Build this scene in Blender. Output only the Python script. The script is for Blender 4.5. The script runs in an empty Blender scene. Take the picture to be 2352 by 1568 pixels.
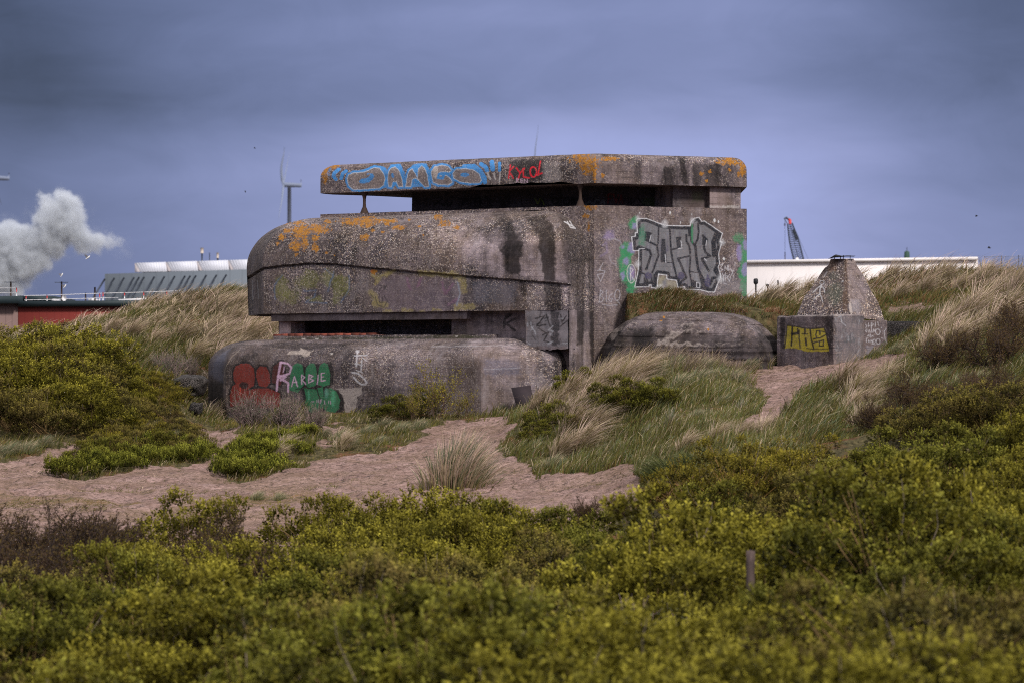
# ---------------------------------------------------------------- core helpers
import bpy, math, random
import numpy as np
from mathutils import Vector
R_ = np.random.RandomState
random.seed(7)
SC = bpy.context.scene
COL = SC.collection
F = 8000.0            # measured focal length in units of the 2352-wide survey grid
CU, HV = 1176.0, 870.0   # survey grid: centre column, horizon row


def XZ(u, v, Y):
    return np.array([(u - CU) / F * Y, Y, (HV - v) / F * Y])


def toU(x, y): return CU + F * x / y
def toV(z, y): return HV - F * z / y


def tag(o, label=None, cat=None, group=None, kind=None):
    if label: o['label'] = label
    if cat: o['category'] = cat
    if group: o['group'] = group
    if kind: o['kind'] = kind
    return o


def empty(name, loc=(0, 0, 0)):
    o = bpy.data.objects.new(name, None)
    o.location = loc
    COL.objects.link(o)
    return o


class Acc:
    """collects vertices, quads, triangles and per-vertex colours of one mesh"""
    def __init__(s):
        s.V, s.Q, s.T, s.C, s.n = [], [], [], [], 0

    def add(s, V, Q=None, T=None, C=None):
        V = np.asarray(V, float).reshape(-1, 3)
        s.V.append(V)
        if Q is not None and len(Q): s.Q.append(np.asarray(Q, int).reshape(-1, 4) + s.n)
        if T is not None and len(T): s.T.append(np.asarray(T, int).reshape(-1, 3) + s.n)
        if C is None: C = np.ones((len(V), 4)) * .5
        C = np.asarray(C, float)
        if C.ndim == 1: C = np.tile(C, (len(V), 1))
        if C.shape[1] == 3: C = np.hstack([C, np.ones((len(C), 1))])
        s.C.append(C)
        s.n += len(V)
        return s

    def box(s, p0, p1, C=None, M=None):
        x0, y0, z0 = p0; x1, y1, z1 = p1
        V = np.array([(x, y, z) for z in (z0, z1) for y in (y0, y1) for x in (x0, x1)], float)
        if M is not None: V = M(V)
        return s.add(V, [(0, 2, 3, 1), (4, 5, 7, 6), (0, 1, 5, 4), (1, 3, 7, 5), (3, 2, 6, 7), (2, 0, 4, 6)], C=C)

    def tube(s, pts, rad, n=6, C=None, cap=True):
        pts = [np.asarray(p, float) for p in pts]
        if not hasattr(rad, '__len__'): rad = [rad] * len(pts)
        V = []
        for i, p in enumerate(pts):
            d = pts[min(i + 1, len(pts) - 1)] - pts[max(i - 1, 0)]
            d = d / (np.linalg.norm(d) + 1e-9)
            a = np.cross(d, (0, 0, 1.) if abs(d[2]) < .9 else (1., 0, 0)); a /= np.linalg.norm(a)
            b = np.cross(d, a)
            for k in range(n):
                t = 2 * math.pi * k / n
                V.append(p + rad[i] * (a * math.cos(t) + b * math.sin(t)))
        Q = [(i * n + k, i * n + (k + 1) % n, (i + 1) * n + (k + 1) % n, (i + 1) * n + k)
             for i in range(len(pts) - 1) for k in range(n)]
        T = []
        if cap:
            for k in range(1, n - 1):
                T.append((0, k, k + 1)); o = (len(pts) - 1) * n; T.append((o, o + k + 1, o + k))
        return s.add(V, Q, T, C)

    def build(s, name, mat, parent=None, smooth=False, attr='Col', loc=None):
        V = np.vstack(s.V)
        if loc is not None: V = V - np.asarray(loc, float)
        o = raw_mesh(name, V, np.vstack(s.Q) if s.Q else None, np.vstack(s.T) if s.T else None,
                     {attr: np.vstack(s.C)}, mat, smooth)
        if loc is not None: o.location = loc
        if parent is not None: o.parent = parent
        return o


def raw_mesh(name, V, Q, T, attrs, mat, smooth=False):
    me = bpy.data.meshes.new(name)
    nq = 0 if Q is None else len(Q); nt = 0 if T is None else len(T)
    me.vertices.add(len(V)); me.vertices.foreach_set('co', np.ascontiguousarray(V, np.float32).ravel())
    loops = []
    if nq: loops.append(np.asarray(Q).ravel())
    if nt: loops.append(np.asarray(T).ravel())
    L = np.concatenate(loops).astype(np.int32)
    me.loops.add(len(L)); me.loops.foreach_set('vertex_index', L)
    me.polygons.add(nq + nt)
    starts = np.concatenate([np.arange(nq) * 4, nq * 4 + np.arange(nt) * 3]).astype(np.int32)
    me.polygons.foreach_set('loop_start', starts)
    if smooth: me.polygons.foreach_set('use_smooth', np.ones(nq + nt, bool))
    for k, A in attrs.items():
        at = me.color_attributes.new(k, 'FLOAT_COLOR', 'POINT')
        at.data.foreach_set('color', np.ascontiguousarray(A, np.float32).ravel())
    me.update(calc_edges=True); me.validate()
    if mat: me.materials.append(mat)
    o = bpy.data.objects.new(name, me); COL.objects.link(o)
    return o


# ---- value noise
def _h(ix, iy, iz, seed):
    n = (ix * 374761393 + iy * 668265263 + iz * 2147483647 % 1442695041 + seed * 974634777) & 0xffffffff
    n = ((n ^ (n >> 13)) * 1274126177) & 0xffffffff
    return ((n ^ (n >> 16)) & 0xffff) / 65535.0


def noise3(x, y, z=0.0, seed=0):
    x, y, z = np.broadcast_arrays(np.asarray(x, float), np.asarray(y, float), np.asarray(z, float))
    fx, fy, fz = np.floor(x), np.floor(y), np.floor(z)
    ix, iy, iz = fx.astype(np.int64), fy.astype(np.int64), fz.astype(np.int64)
    tx, ty, tz = x - fx, y - fy, z - fz
    tx, ty, tz = tx * tx * (3 - 2 * tx), ty * ty * (3 - 2 * ty), tz * tz * (3 - 2 * tz)
    r = 0
    for a in (0, 1):
        wx = tx if a else 1 - tx
        for b in (0, 1):
            wy = ty if b else 1 - ty
            for c in (0, 1):
                wz = tz if c else 1 - tz
                r = r + wx * wy * wz * _h(ix + a, iy + b, iz + c, seed)
    return r


def fbm(x, y, z=0.0, seed=0, oc=3):
    r, a, t = 0, 1.0, 0
    for i in range(oc):
        r = r + a * noise3(np.asarray(x) * 2 ** i, np.asarray(y) * 2 ** i, np.asarray(z) * 2 ** i, seed + i * 17)
        t += a; a *= .5
    return r / t


def sstep(a, b, x):
    t = np.clip((x - a) / (b - a), 0, 1)
    return t * t * (3 - 2 * t)


# ---------------------------------------------------------------- node helpers
class NT:
    def __init__(s, tree): s.t = tree; s.n = tree.nodes; s.l = tree.links
    def new(s, typ, **k):
        n = s.n.new(typ)
        for a, b in k.items(): setattr(n, a, b)
        return n
    def set(s, sock, v):
        if isinstance(v, bpy.types.NodeSocket): s.l.new(v, sock)
        else:
            try: sock.default_value = v
            except Exception: sock.default_value = tuple(v) + (1,) if len(v) == 3 else tuple(v)[:3]
    def m(s, op, a, b=None, c=None, clamp=False):
        n = s.new('ShaderNodeMath', operation=op, use_clamp=clamp)
        s.set(n.inputs[0], a)
        if b is not None: s.set(n.inputs[1], b)
        if c is not None: s.set(n.inputs[2], c)
        return n.outputs[0]
    def mix(s, f, a, b, typ='MIX'):
        n = s.new('ShaderNodeMix', data_type='RGBA', blend_type=typ)
        s.set(n.inputs[0], f)
        for i, v in ((6, a), (7, b)):
            if isinstance(v, bpy.types.NodeSocket): s.l.new(v, n.inputs[i])
            else: n.inputs[i].default_value = (v[0], v[1], v[2], 1)
        return n.outputs[2]
    def noise(s, vec, scale, detail=3, rough=.5, dist=0.0, out=0):
        n = s.new('ShaderNodeTexNoise')
        if vec is not None: s.l.new(vec, n.inputs['Vector'])
        n.inputs['Scale'].default_value = scale; n.inputs['Detail'].default_value = detail
        n.inputs['Roughness'].default_value = rough; n.inputs['Distortion'].default_value = dist
        return n.outputs[out]
    def ramp(s, f, pts):
        n = s.new('ShaderNodeValToRGB'); s.set(n.inputs[0], f)
        e = n.color_ramp.elements
        while len(e) < len(pts): e.new(.5)
        for i, (p, c) in enumerate(pts):
            e[i].position = p; e[i].color = (c, c, c, 1) if not hasattr(c, '__len__') else tuple(c) + (1,)
        return n.outputs[0]
    def scalev(s, vec, sc):
        n = s.new('ShaderNodeVectorMath', operation='MULTIPLY')
        s.l.new(vec, n.inputs[0]); n.inputs[1].default_value = sc
        return n.outputs[0]
    def bump(s, h, strength, dist, normal=None):
        n = s.new('ShaderNodeBump'); n.inputs['Strength'].default_value = strength
        n.inputs['Distance'].default_value = dist; s.l.new(h, n.inputs['Height'])
        if normal is not None: s.l.new(normal, n.inputs['Normal'])
        return n.outputs[0]


def material(name):
    m = bpy.data.materials.new(name); m.use_nodes = True
    nt = NT(m.node_tree)
    p = [n for n in nt.n if n.type == 'BSDF_PRINCIPLED'][0]
    return m, nt, p


def simple_mat(name, col, rough=.7, noise_amt=.15, scale=3.0, metal=0.0, use_col=False, spec=.3):
    m, nt, p = material(name)
    geo = nt.new('ShaderNodeNewGeometry')
    n = nt.noise(geo.outputs['Position'], scale, 4, .6)
    f = nt.m('MULTIPLY_ADD', n, 2 * noise_amt, 1 - noise_amt)
    if use_col:
        a = nt.new('ShaderNodeAttribute', attribute_name='Col'); base = a.outputs['Color']
    else:
        base = col
    c = nt.new('ShaderNodeCombineColor')
    for i in range(3): nt.l.new(f, c.inputs[i])
    cc = nt.mix(1.0, base, c.outputs[0], 'MULTIPLY')
    nt.l.new(cc, p.inputs['Base Color'])
    p.inputs['Roughness'].default_value = rough; p.inputs['Metallic'].default_value = metal
    p.inputs['Specular IOR Level'].default_value = spec
    return m


def leaf_mat(name, trans=.14, rough=.6, hue=.0, objvar=.25):
    """foliage and grass: colour from the mesh, varied per plant, a little light shines through"""
    m, nt, p = material(name)
    a = nt.new('ShaderNodeAttribute', attribute_name='Col')
    oi = nt.new('ShaderNodeObjectInfo')
    f = nt.m('MULTIPLY_ADD', oi.outputs['Random'], objvar, 1 - objvar / 2)
    c = nt.new('ShaderNodeCombineColor')
    for i in range(3): nt.l.new(f, c.inputs[i])
    cc = nt.mix(1.0, a.outputs['Color'], c.outputs[0], 'MULTIPLY')
    nt.l.new(cc, p.inputs['Base Color']); p.inputs['Roughness'].default_value = rough
    p.inputs['Specular IOR Level'].default_value = .08
    t = nt.new('ShaderNodeBsdfTranslucent'); nt.l.new(cc, t.inputs[0])
    mx = nt.new('ShaderNodeMixShader'); mx.inputs[0].default_value = trans
    nt.l.new(p.outputs[0], mx.inputs[1]); nt.l.new(t.outputs[0], mx.inputs[2])
    out = [n for n in nt.n if n.type == 'OUTPUT_MATERIAL'][0]
    nt.l.new(mx.outputs[0], out.inputs[0])
    return m
# ---------------------------------------------------------------- camera, sun, sky
cam = bpy.data.cameras.new('camera'); camo = bpy.data.objects.new('camera', cam); COL.objects.link(camo)
camo.location = (0, 0, 0); camo.rotation_euler = (math.radians(90), 0, 0)
cam.sensor_fit = 'HORIZONTAL'; cam.sensor_width = 36; cam.lens = 36 * F / 2352
cam.shift_y = (HV - 784) / 2352
cam.clip_start = .5; cam.clip_end = 20000
cam.dof.use_dof = True; cam.dof.focus_distance = 98; cam.dof.aperture_fstop = 1.9
SC.camera = camo

SUN_EL, SUN_AZ = 42.0, 148.0      # azimuth clockwise from +Y: behind the camera, to its right
sl = bpy.data.lights.new('sun', 'SUN'); sl.energy = 3.4; sl.angle = math.radians(8); sl.color = (1, .95, .88)
so = bpy.data.objects.new('sun', sl); COL.objects.link(so)
el, az = math.radians(SUN_EL), math.radians(SUN_AZ)
sd = Vector((math.sin(az) * math.cos(el), math.cos(az) * math.cos(el), math.sin(el)))
so.rotation_euler = sd.to_track_quat('Z', 'Y').to_euler(); so.location = (30, -60, 60)

w = bpy.data.worlds.new('World'); SC.world = w; w.use_nodes = True
nt = NT(w.node_tree)
bg = [n for n in nt.n if n.type == 'BACKGROUND'][0]
sky = nt.new('ShaderNodeTexSky', sky_type='NISHITA'); sky.sun_disc = False
sky.sun_elevation = el; sky.sun_rotation = az
tc = nt.new('ShaderNodeTexCoord')
sep = nt.new('ShaderNodeSeparateXYZ'); nt.l.new(tc.outputs['Generated'], sep.inputs[0])
X, Y, Z = sep.outputs
# slow warp of the cloud deck
wv = nt.scalev(tc.outputs['Generated'], (5, 1, 26))
wn = nt.noise(wv, 1.0, 4, .55)
zz = nt.m('MULTIPLY_ADD', nt.m('SUBTRACT', wn, .5), .040, Z)
xx = nt.m('MULTIPLY_ADD', nt.m('SUBTRACT', nt.noise(wv, 1.7, 3, .5), .5), .06, X)


def E(v): return (HV - v) / F


# brightness with elevation (0 = horizon, ramp runs to 1 = zenith)
def vr(z): return z
VR = nt.ramp(nt.m('MULTIPLY', zz, 4.0, clamp=True),
             [(0, .33), (E(560) * 4, .35), (E(420) * 4, .35), (E(320) * 4, .31), (E(215) * 4, .255), (E(120) * 4, .235),
              (E(10) * 4, .235), (.62, .36), (.80, .75), (1.0, .9)])
HR = nt.ramp(nt.m('MULTIPLY_ADD', xx, 2.4, .5, clamp=True),
             [(0, .55), ((80 - CU) / F * 2.4 + .5, .50), ((330 - CU) / F * 2.4 + .5, .64), ((720 - CU) / F * 2.4 + .5, .86),
              ((1200 - CU) / F * 2.4 + .5, 1.03), ((1700 - CU) / F * 2.4 + .5, 1.08), ((2050 - CU) / F * 2.4 + .5, .84),
              ((2352 - CU) / F * 2.4 + .5, .72), (1, .8)])
# horizontal variation only matters low in the sky; higher up it is an even overcast
high = nt.ramp(nt.m('MULTIPLY', Z, 3.0, clamp=True), [(.36, 0.), (.8, 1.)])
HR2 = nt.mix(high, HR, (1, 1, 1))
g = nt.mix(1.0, VR, HR2, 'MULTIPLY')


def blob(u, v, su, sv, amp):
    a = nt.m('DIVIDE', nt.m('SUBTRACT', xx, (u - CU) / F), su / F)
    b = nt.m('DIVIDE', nt.m('SUBTRACT', zz, E(v)), sv / F)
    r = nt.m('ADD', nt.m('MULTIPLY', a, a), nt.m('MULTIPLY', b, b))
    return nt.m('MULTIPLY', nt.m('EXPONENT', nt.m('MULTIPLY', r, -1.0)), amp)


s = nt.m('ADD', blob(60, 230, 300, 150, -.03), blob(1250, 360, 520, 90, .06))
s = nt.m('ADD', s, blob(1800, 470, 230, 130, .05))
s = nt.m('ADD', s, blob(480, 560, 300, 130, .02))
s = nt.m('ADD', s, blob(2150, 400, 330, 120, -.03))
s = nt.m('ADD', s, blob(1000, 60, 420, 40, .03))
s = nt.m('ADD', s, blob(1750, 60, 420, 60, .03))
s = nt.m('ADD', s, blob(1050, 215, 500, 45, -.022))
s = nt.m('ADD', s, blob(2352, 0, 380, 300, -.05))
s = nt.m('ADD', s, blob(0, 0, 380, 300, -.035))
fine = nt.m('MULTIPLY', nt.m('SUBTRACT', nt.noise(nt.scalev(tc.outputs['Generated'], (16, 2, 38)), 1.5, 6, .62, .8), .5), .075)
s = nt.m('ADD', s, fine)
lowm = nt.m('SUBTRACT', 1.0, high)
s = nt.m('MULTIPLY', s, lowm)
gv = nt.m('MAXIMUM', nt.m('ADD', g, s), .03)
# hue: slate when dark, periwinkle when light, neutral white overhead
hue_low = nt.mix(nt.ramp(gv, [(.06, 0.), (.34, 1.)]), (.70, .94, 1.86), (.875, 1.0, 1.80))
hue = nt.mix(high, hue_low, (1.0, 1.0, 1.04))
cg = nt.new('ShaderNodeCombineColor')
for i in range(3): nt.l.new(gv, cg.inputs[i])
cloud = nt.mix(1.0, cg.outputs[0], hue, 'MULTIPLY')
nish = nt.mix(1.0, sky.outputs[0], (.08, .08, .08), 'MULTIPLY')
fin = nt.mix(.94, nish, cloud)
nt.l.new(fin, bg.inputs[0]); bg.inputs[1].default_value = 1.0

SC.view_settings.view_transform = 'Standard'; SC.view_settings.look = 'None'
SC.view_settings.exposure = 0; SC.view_settings.gamma = 1
cy = SC.cycles
cy.use_denoising = False
cy.max_bounces = 5; cy.diffuse_bounces = 3; cy.glossy_bounces = 2; cy.transmission_bounces = 4
cy.transparent_max_bounces = 4; cy.volume_bounces = 2
cy.volume_step_rate = .6; cy.sample_clamp_indirect = 4.0
cy.use_fast_gi = False
SC.cycles.filter_width = 1.05
# ---------------------------------------------------------------- painted concrete
def tf(x0, y0, w, zw=2352):
    k = w / zw
    return lambda p: ((x0 + p[0] * k) * .91875, (y0 + p[1] * k) * .91875), k * .91875


class Paint:
    def __init__(s, V):
        s.x, s.y, s.z = V[:, 0], V[:, 1], V[:, 2]
        s.U = toU(s.x, s.y); s.W = toV(s.z, s.y)
        n = len(V)
        s.rgb = np.zeros((n, 3)); s.a = np.zeros(n)
        s.tone = np.ones(n); s.lich = np.zeros(n); s.peb = np.ones(n) * .5
        s.nu = (fbm(s.U / 6, s.W / 6, 0, 3, 2) - .5); s.nv = (fbm(s.U / 6, s.W / 6, 9, 5, 2) - .5)
        s.grain = noise3(s.U / 1.7, s.W / 1.7, 0, 11)
        s.T = None; s.k = 1.0

    def use(s, t): s.T, s.k = t; return s
    def pts(s, P): return [s.T(p) for p in P] if s.T else P

    def _sel(s, P, pad):
        P = np.array(P)
        return np.nonzero((s.U > P[:, 0].min() - pad) & (s.U < P[:, 0].max() + pad) &
                          (s.W > P[:, 1].min() - pad) & (s.W < P[:, 1].max() + pad))[0]

    def sd_poly(s, P, pad, warp=1.0):
        P = s.pts(P); I = s._sel(P, pad)
        u = s.U[I] + s.nu[I] * warp; v = s.W[I] + s.nv[I] * warp
        d = np.full(len(I), 1e9); ins = np.zeros(len(I), bool)
        n = len(P)
        for i in range(n):
            ax, ay = P[i]; bx, by = P[(i + 1) % n]
            ex, ey = bx - ax, by - ay
            t = np.clip(((u - ax) * ex + (v - ay) * ey) / (ex * ex + ey * ey + 1e-9), 0, 1)
            d = np.minimum(d, (u - ax - t * ex) ** 2 + (v - ay - t * ey) ** 2)
            c = ((ay > v) != (by > v)) & (u < (bx - ax) * (v - ay) / (by - ay + 1e-12) + ax)
            ins ^= c
        d = np.sqrt(d); d[ins] *= -1
        return I, d

    def sd_line(s, P, pad, warp=1.0):
        P = s.pts(P); I = s._sel(P, pad)
        u = s.U[I] + s.nu[I] * warp; v = s.W[I] + s.nv[I] * warp
        d = np.full(len(I), 1e9)
        for i in range(len(P) - 1):
            ax, ay = P[i]; bx, by = P[i + 1]; ex, ey = bx - ax, by - ay
            t = np.clip(((u - ax) * ex + (v - ay) * ey) / (ex * ex + ey * ey + 1e-9), 0, 1)
            d = np.minimum(d, (u - ax - t * ex) ** 2 + (v - ay - t * ey) ** 2)
        return I, np.sqrt(d)

    def put(s, I, m, col, alpha=1.0, rough=.0):
        m = np.clip(m, 0, 1) * alpha
        if rough: m = m * np.clip(1 - rough + 2 * rough * s.grain[I], 0, 1)
        A = s.a[I]; na = A + (1 - A) * m
        w = np.where(na > 1e-6, m / np.maximum(na, 1e-6), 0)[:, None]
        s.rgb[I] = s.rgb[I] * (1 - w) + np.array(col) * w
        s.a[I] = na

    def poly(s, P, col, alpha=1, soft=1.2, grow=0, warp=2, rough=.15):
        I, d = s.sd_poly(P, grow + soft + 3, warp); s.put(I, sstep(soft, -soft, d - grow), col, alpha, rough)

    def ring(s, P, w, col, alpha=1, soft=.8, warp=1.5, off=0, rough=.1):
        I, d = s.sd_poly(P, w + soft + 3 + abs(off), warp)
        s.put(I, sstep(w / 2 + soft, w / 2 - soft, np.abs(d - off)), col, alpha, rough)

    def line(s, P, w, col, alpha=1, soft=.8, warp=1.2, rough=.15):
        w = w * s.k; I, d = s.sd_line(P, w + soft + 3, warp)
        s.put(I, sstep(w / 2 + soft, max(w / 2 - soft, -.2), d), col, alpha, rough)

    def ell(s, cx, cy, rx, ry, col, alpha=1, soft=1.5, warp=2, rough=.2, ringw=None):
        P = [(cx + rx * math.cos(t), cy + ry * math.sin(t)) for t in np.linspace(0, 2 * math.pi, 15)[:-1]]
        if ringw: s.ring(P, ringw * s.k, col, alpha, rough=rough)
        else: s.poly(P, col, alpha, soft, 0, warp, rough)

    def erase(s, P, amt=1, soft=.8, grow=0):
        I, d = s.sd_poly(P, grow + soft + 3, 1.5); s.a[I] *= 1 - amt * sstep(soft, -soft, d - grow)

    def dark(s, P, f, soft=4, warp=8):
        I, d = s.sd_poly(P, soft + warp + 3, warp); m = sstep(soft, -soft, d); s.tone[I] *= 1 + (f - 1) * m

    def dline(s, P, w, f, soft=1.0, warp=2):
        I, d = s.sd_line(P, w + soft + 4, warp); m = sstep(w / 2 + soft, w / 2 - soft, d); s.tone[I] *= 1 + (f - 1) * m

    def pebb(s, P, val, soft=5, warp=10):
        I, d = s.sd_poly(P, soft + warp + 3, warp); m = sstep(soft, -soft, d); s.peb[I] = s.peb[I] * (1 - m) + val * m

    def lichen(s, L):
        for cx, cy, rx, ry in L:
            u, v = s.T((cx, cy)); a, b = rx * s.k, ry * s.k
            I = np.nonzero((np.abs(s.U - u) < a * 1.6 + 3) & (np.abs(s.W - v) < b * 1.6 + 3))[0]
            d = np.sqrt(((s.U[I] - u) / a) ** 2 + ((s.W[I] - v) / b) ** 2)
            n = fbm(s.U[I] / 3.2, s.W[I] / 3.2, 2, 31, 2)
            m = sstep(.12, -.12, d - 1 - (n - .5) * 1.5)
            big = np.clip(max(a, b) / 14, 0, 1) * .62     # wide patches are broken up, small discs are solid
            br = sstep(.42, .58, fbm(s.U[I] / 4.5, s.W[I] / 4.5, 7, 41, 2) + .1)
            m = m * (1 - big * (1 - br))
            s.lich[I] = np.maximum(s.lich[I], m)

    def attrs(s):
        return {'Paint': np.column_stack([s.rgb, s.a]),
                'Wear': np.column_stack([s.tone * .5, s.lich, s.peb, np.ones(len(s.tone))])}  # tone carries stains and also painted shade of some faces


def concrete(name, dark=(.022, .017, .018), light=(.190, .150, .162), peb_amt=1.0, base_peb=None):
    m, nt, p = material(name)
    geo = nt.new('ShaderNodeNewGeometry'); P = geo.outputs['Position']
    pa = nt.new('ShaderNodeAttribute', attribute_name='Paint')
    we = nt.new('ShaderNodeAttribute', attribute_name='Wear')
    sp = nt.new('ShaderNodeSeparateColor'); nt.l.new(we.outputs['Color'], sp.inputs[0])
    tone, lich, peb = sp.outputs
    if base_peb is not None: tone = nt.m('ADD', 0.0, .5); lich = nt.m('ADD', 0.0, 0.0); peb = nt.m('ADD', 0.0, base_peb)
    n1 = nt.noise(P, .9, 5, .6, .3); n2 = nt.noise(P, 6.0, 4, .6)
    vs = nt.noise(nt.scalev(P, (2.2, 2.2, .28)), 2.0, 4, .6)          # vertical weather streaks
    f = nt.m('ADD', nt.m('MULTIPLY', n1, .5), nt.m('ADD', nt.m('MULTIPLY', n2, .25), nt.m('MULTIPLY', vs, .42)))
    f = nt.ramp(f, [(.43, 0.), (.68, 1.)])
    base = nt.mix(f, dark, light)
    # exposed pebbles
    pv_ = nt.m('MULTIPLY', peb, nt.ramp(nt.noise(P, .8, 4, .65), [(.32, .55), (.60, 1.3)]))
    for sc_, amt, seed in ((34, .9, 0), (19, .55, 1)):
        vo = nt.new('ShaderNodeTexVoronoi'); vo.inputs['Scale'].default_value = sc_
        nt.l.new(P, vo.inputs['Vector'])
        s3 = nt.new('ShaderNodeSeparateColor'); nt.l.new(vo.outputs['Color'], s3.inputs[0])
        pick = nt.m('GREATER_THAN', s3.outputs[0], .74)
        core = nt.m('LESS_THAN', vo.outputs['Distance'], .5 if seed == 0 else .42)
        pm = nt.m('MULTIPLY', nt.m('MULTIPLY', pick, core), nt.m('MULTIPLY', pv_, amt * peb_amt))
        pc = nt.mix(s3.outputs[1], (.30, .19, .11), (.62, .55, .51))
        base = nt.mix(pm, base, pc)
        gr = nt.m('MULTIPLY', nt.m('MULTIPLY', nt.m('LESS_THAN', s3.outputs[0], .38), core), nt.m('MULTIPLY', pv_, .85))
        base = nt.mix(gr, base, (.028, .024, .026))
    # brown and pale weathering fields
    wz = nt.ramp(nt.noise(P, .55, 4, .65, .6), [(.44, 0.), (.60, 1.)])
    base = nt.mix(nt.m('MULTIPLY', wz, .38), base, (.125, .085, .062))
    pale = nt.ramp(nt.noise(nt.scalev(P, (1, 1, .5)), 1.3, 5, .7, .4), [(.55, 0.), (.68, .5)])
    base = nt.mix(pale, base, (.24, .205, .215))
    # formwork board lines
    sx = nt.new('ShaderNodeSeparateXYZ'); nt.l.new(P, sx.inputs[0])
    zj = nt.m('MULTIPLY_ADD', nt.m('SUBTRACT', nt.noise(P, .7, 2), .5), .05, sx.outputs[2])
    fr = nt.m('FRACT', nt.m('MULTIPLY', zj, 1 / .17))
    ln = nt.m('LESS_THAN', fr, .09)
    ln = nt.m('MULTIPLY', ln, nt.ramp(nt.noise(P, 1.3, 4, .7), [(.46, 0.), (.62, .5)]))
    base = nt.mix(ln, base, (.03, .026, .028))
    bd = nt.m('MULTIPLY_ADD', nt.noise(nt.scalev(P, (.5, .5, 6)), 1.0, 2), .5, .75)
    cb = nt.new('ShaderNodeCombineColor')
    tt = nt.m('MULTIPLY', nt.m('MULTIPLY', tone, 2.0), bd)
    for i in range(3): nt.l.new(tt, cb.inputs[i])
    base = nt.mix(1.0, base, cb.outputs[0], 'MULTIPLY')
    # spray paint: pores and pebbles stay half bare
    wear = nt.ramp(nt.noise(P, 42, 2, .6), [(.32, .35), (.55, 1.)])
    wear = nt.m('MULTIPLY', wear, nt.ramp(nt.noise(P, 5, 5, .75), [(.28, .65), (.46, 1.)]))
    pf = nt.m('MULTIPLY', pa.outputs['Alpha'], wear)
    base = nt.mix(pf, base, pa.outputs['Color'])
    ln2 = nt.noise(P, 30, 3, .7)
    lc = nt.mix(nt.ramp(ln2, [(.35, 0.), (.65, 1.)]), (.16, .065, .012), (.46, .20, .025))
    base = nt.mix(nt.m('MULTIPLY', lich, .92), base, lc)
    nt.l.new(base, p.inputs['Base Color'])
    p.inputs['Roughness'].default_value = .92; p.inputs['Specular IOR Level'].default_value = .2
    h = nt.m('ADD', nt.m('MULTIPLY', nt.noise(P, 28, 4, .7), .6), nt.m('MULTIPLY', ln, -.6))
    nt.l.new(nt.bump(h, .7, .02), p.inputs['Normal'])
    return m


M_CON = concrete('weathered_concrete')
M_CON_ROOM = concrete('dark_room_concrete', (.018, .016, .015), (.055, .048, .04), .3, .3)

AL, AR = math.radians(34.5), math.radians(24.4)
C0 = np.array([2.3625, 100.0])
DL = np.array([-math.cos(AL), math.sin(AL)]); NL = np.array([-math.sin(AL), -math.cos(AL)])
DR = np.array([math.cos(AR), math.sin(AR)]); NR = np.array([math.sin(AR), -math.cos(AR)])


def on_line(o, d, u):
    k = (u - CU) / F
    t = (o[0] - k * o[1]) / (k * d[1] - d[0])
    return o + t * d


def inset(poly, d):
    n = len(poly); out = []
    for i in range(n):
        a, b, c = np.array(poly[i - 1]), np.array(poly[i]), np.array(poly[(i + 1) % n])
        e1 = (b - a) / np.linalg.norm(b - a); e2 = (c - b) / np.linalg.norm(c - b)
        n1 = np.array([-e1[1], e1[0]]); n2 = np.array([-e2[1], e2[0]])
        A = np.array([[n1[0], n1[1]], [n2[0], n2[1]]]); r = np.array([n1 @ b + d, n2 @ b + d])
        out.append(np.linalg.solve(A, r))
    return np.array(out)


def wobble(V, amp=.012, sc=2.2):
    """the same small unevenness for coincident vertices, so corners stay closed"""
    D = np.column_stack([fbm(V[:, 0] * sc, V[:, 1] * sc, V[:, 2] * sc, s_, 3) - .5 for s_ in (1, 2, 3)])
    return V + D * amp * 2


def body(plan, profile, dense, sp=.016, cap=True):
    """prism over a counter-clockwise plan whose edge follows profile [(inset, z)...]; returns V,Q,T"""
    prof = np.array(profile, float)
    # resample the profile at sp
    seg = np.hypot(np.diff(prof[:, 0]), np.diff(prof[:, 1])); S = np.concatenate([[0], np.cumsum(seg)])
    m = max(2, int(S[-1] / sp) + 1)
    t = np.linspace(0, S[-1], m)
    pd = np.column_stack([np.interp(t, S, prof[:, 0]), np.interp(t, S, prof[:, 1])])
    V, Q, T, n = [], [], [], 0
    rings = {}
    def ring(d):
        key = round(float(d), 5)
        if key not in rings: rings[key] = inset(plan, key)
        return rings[key]
    ne = len(plan)
    for e in range(ne):
        P = pd if e in dense else prof
        a0, b0 = np.array(plan[e]), np.array(plan[(e + 1) % ne])
        k = max(2, int(np.linalg.norm(b0 - a0) / (sp if e in dense else 1.0)) + 1)
        tt = np.linspace(0, 1, k)[:, None]
        rows = []
        for d, z in P:
            r = ring(d); a, b = r[e], r[(e + 1) % ne]
            rows.append(np.hstack([a + (b - a) * tt, np.full((k, 1), z)]))
        G = np.vstack(rows); mm = len(P)
        i = np.arange(mm - 1)[:, None] * k + np.arange(k - 1)[None, :]
        q = np.stack([i, i + 1, i + k + 1, i + k], -1).reshape(-1, 4)
        V.append(G); Q.append(q + n); n += len(G)
    if cap:
        for d, z, flip in ((prof[0, 0], prof[0, 1], True), (prof[-1, 0], prof[-1, 1], False)):
            r = inset(plan, d); V.append(np.hstack([r, np.full((ne, 1), z)]))
            for j in range(1, ne - 1): T.append((n, n + j + 1, n + j) if flip else (n, n + j, n + j + 1))
            n += ne
    return np.vstack(V), np.vstack(Q), np.array(T, int)


def quarter(z0, z1, zs, ins, n=14, p=1.0):
    pr = [(0, z0), (0, zs)]
    for i in range(1, n + 1):
        a = math.pi / 2 * i / n
        pr.append((ins * (1 - math.cos(a)), zs + (z1 - zs) * math.sin(a)))
    return pr


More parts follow.
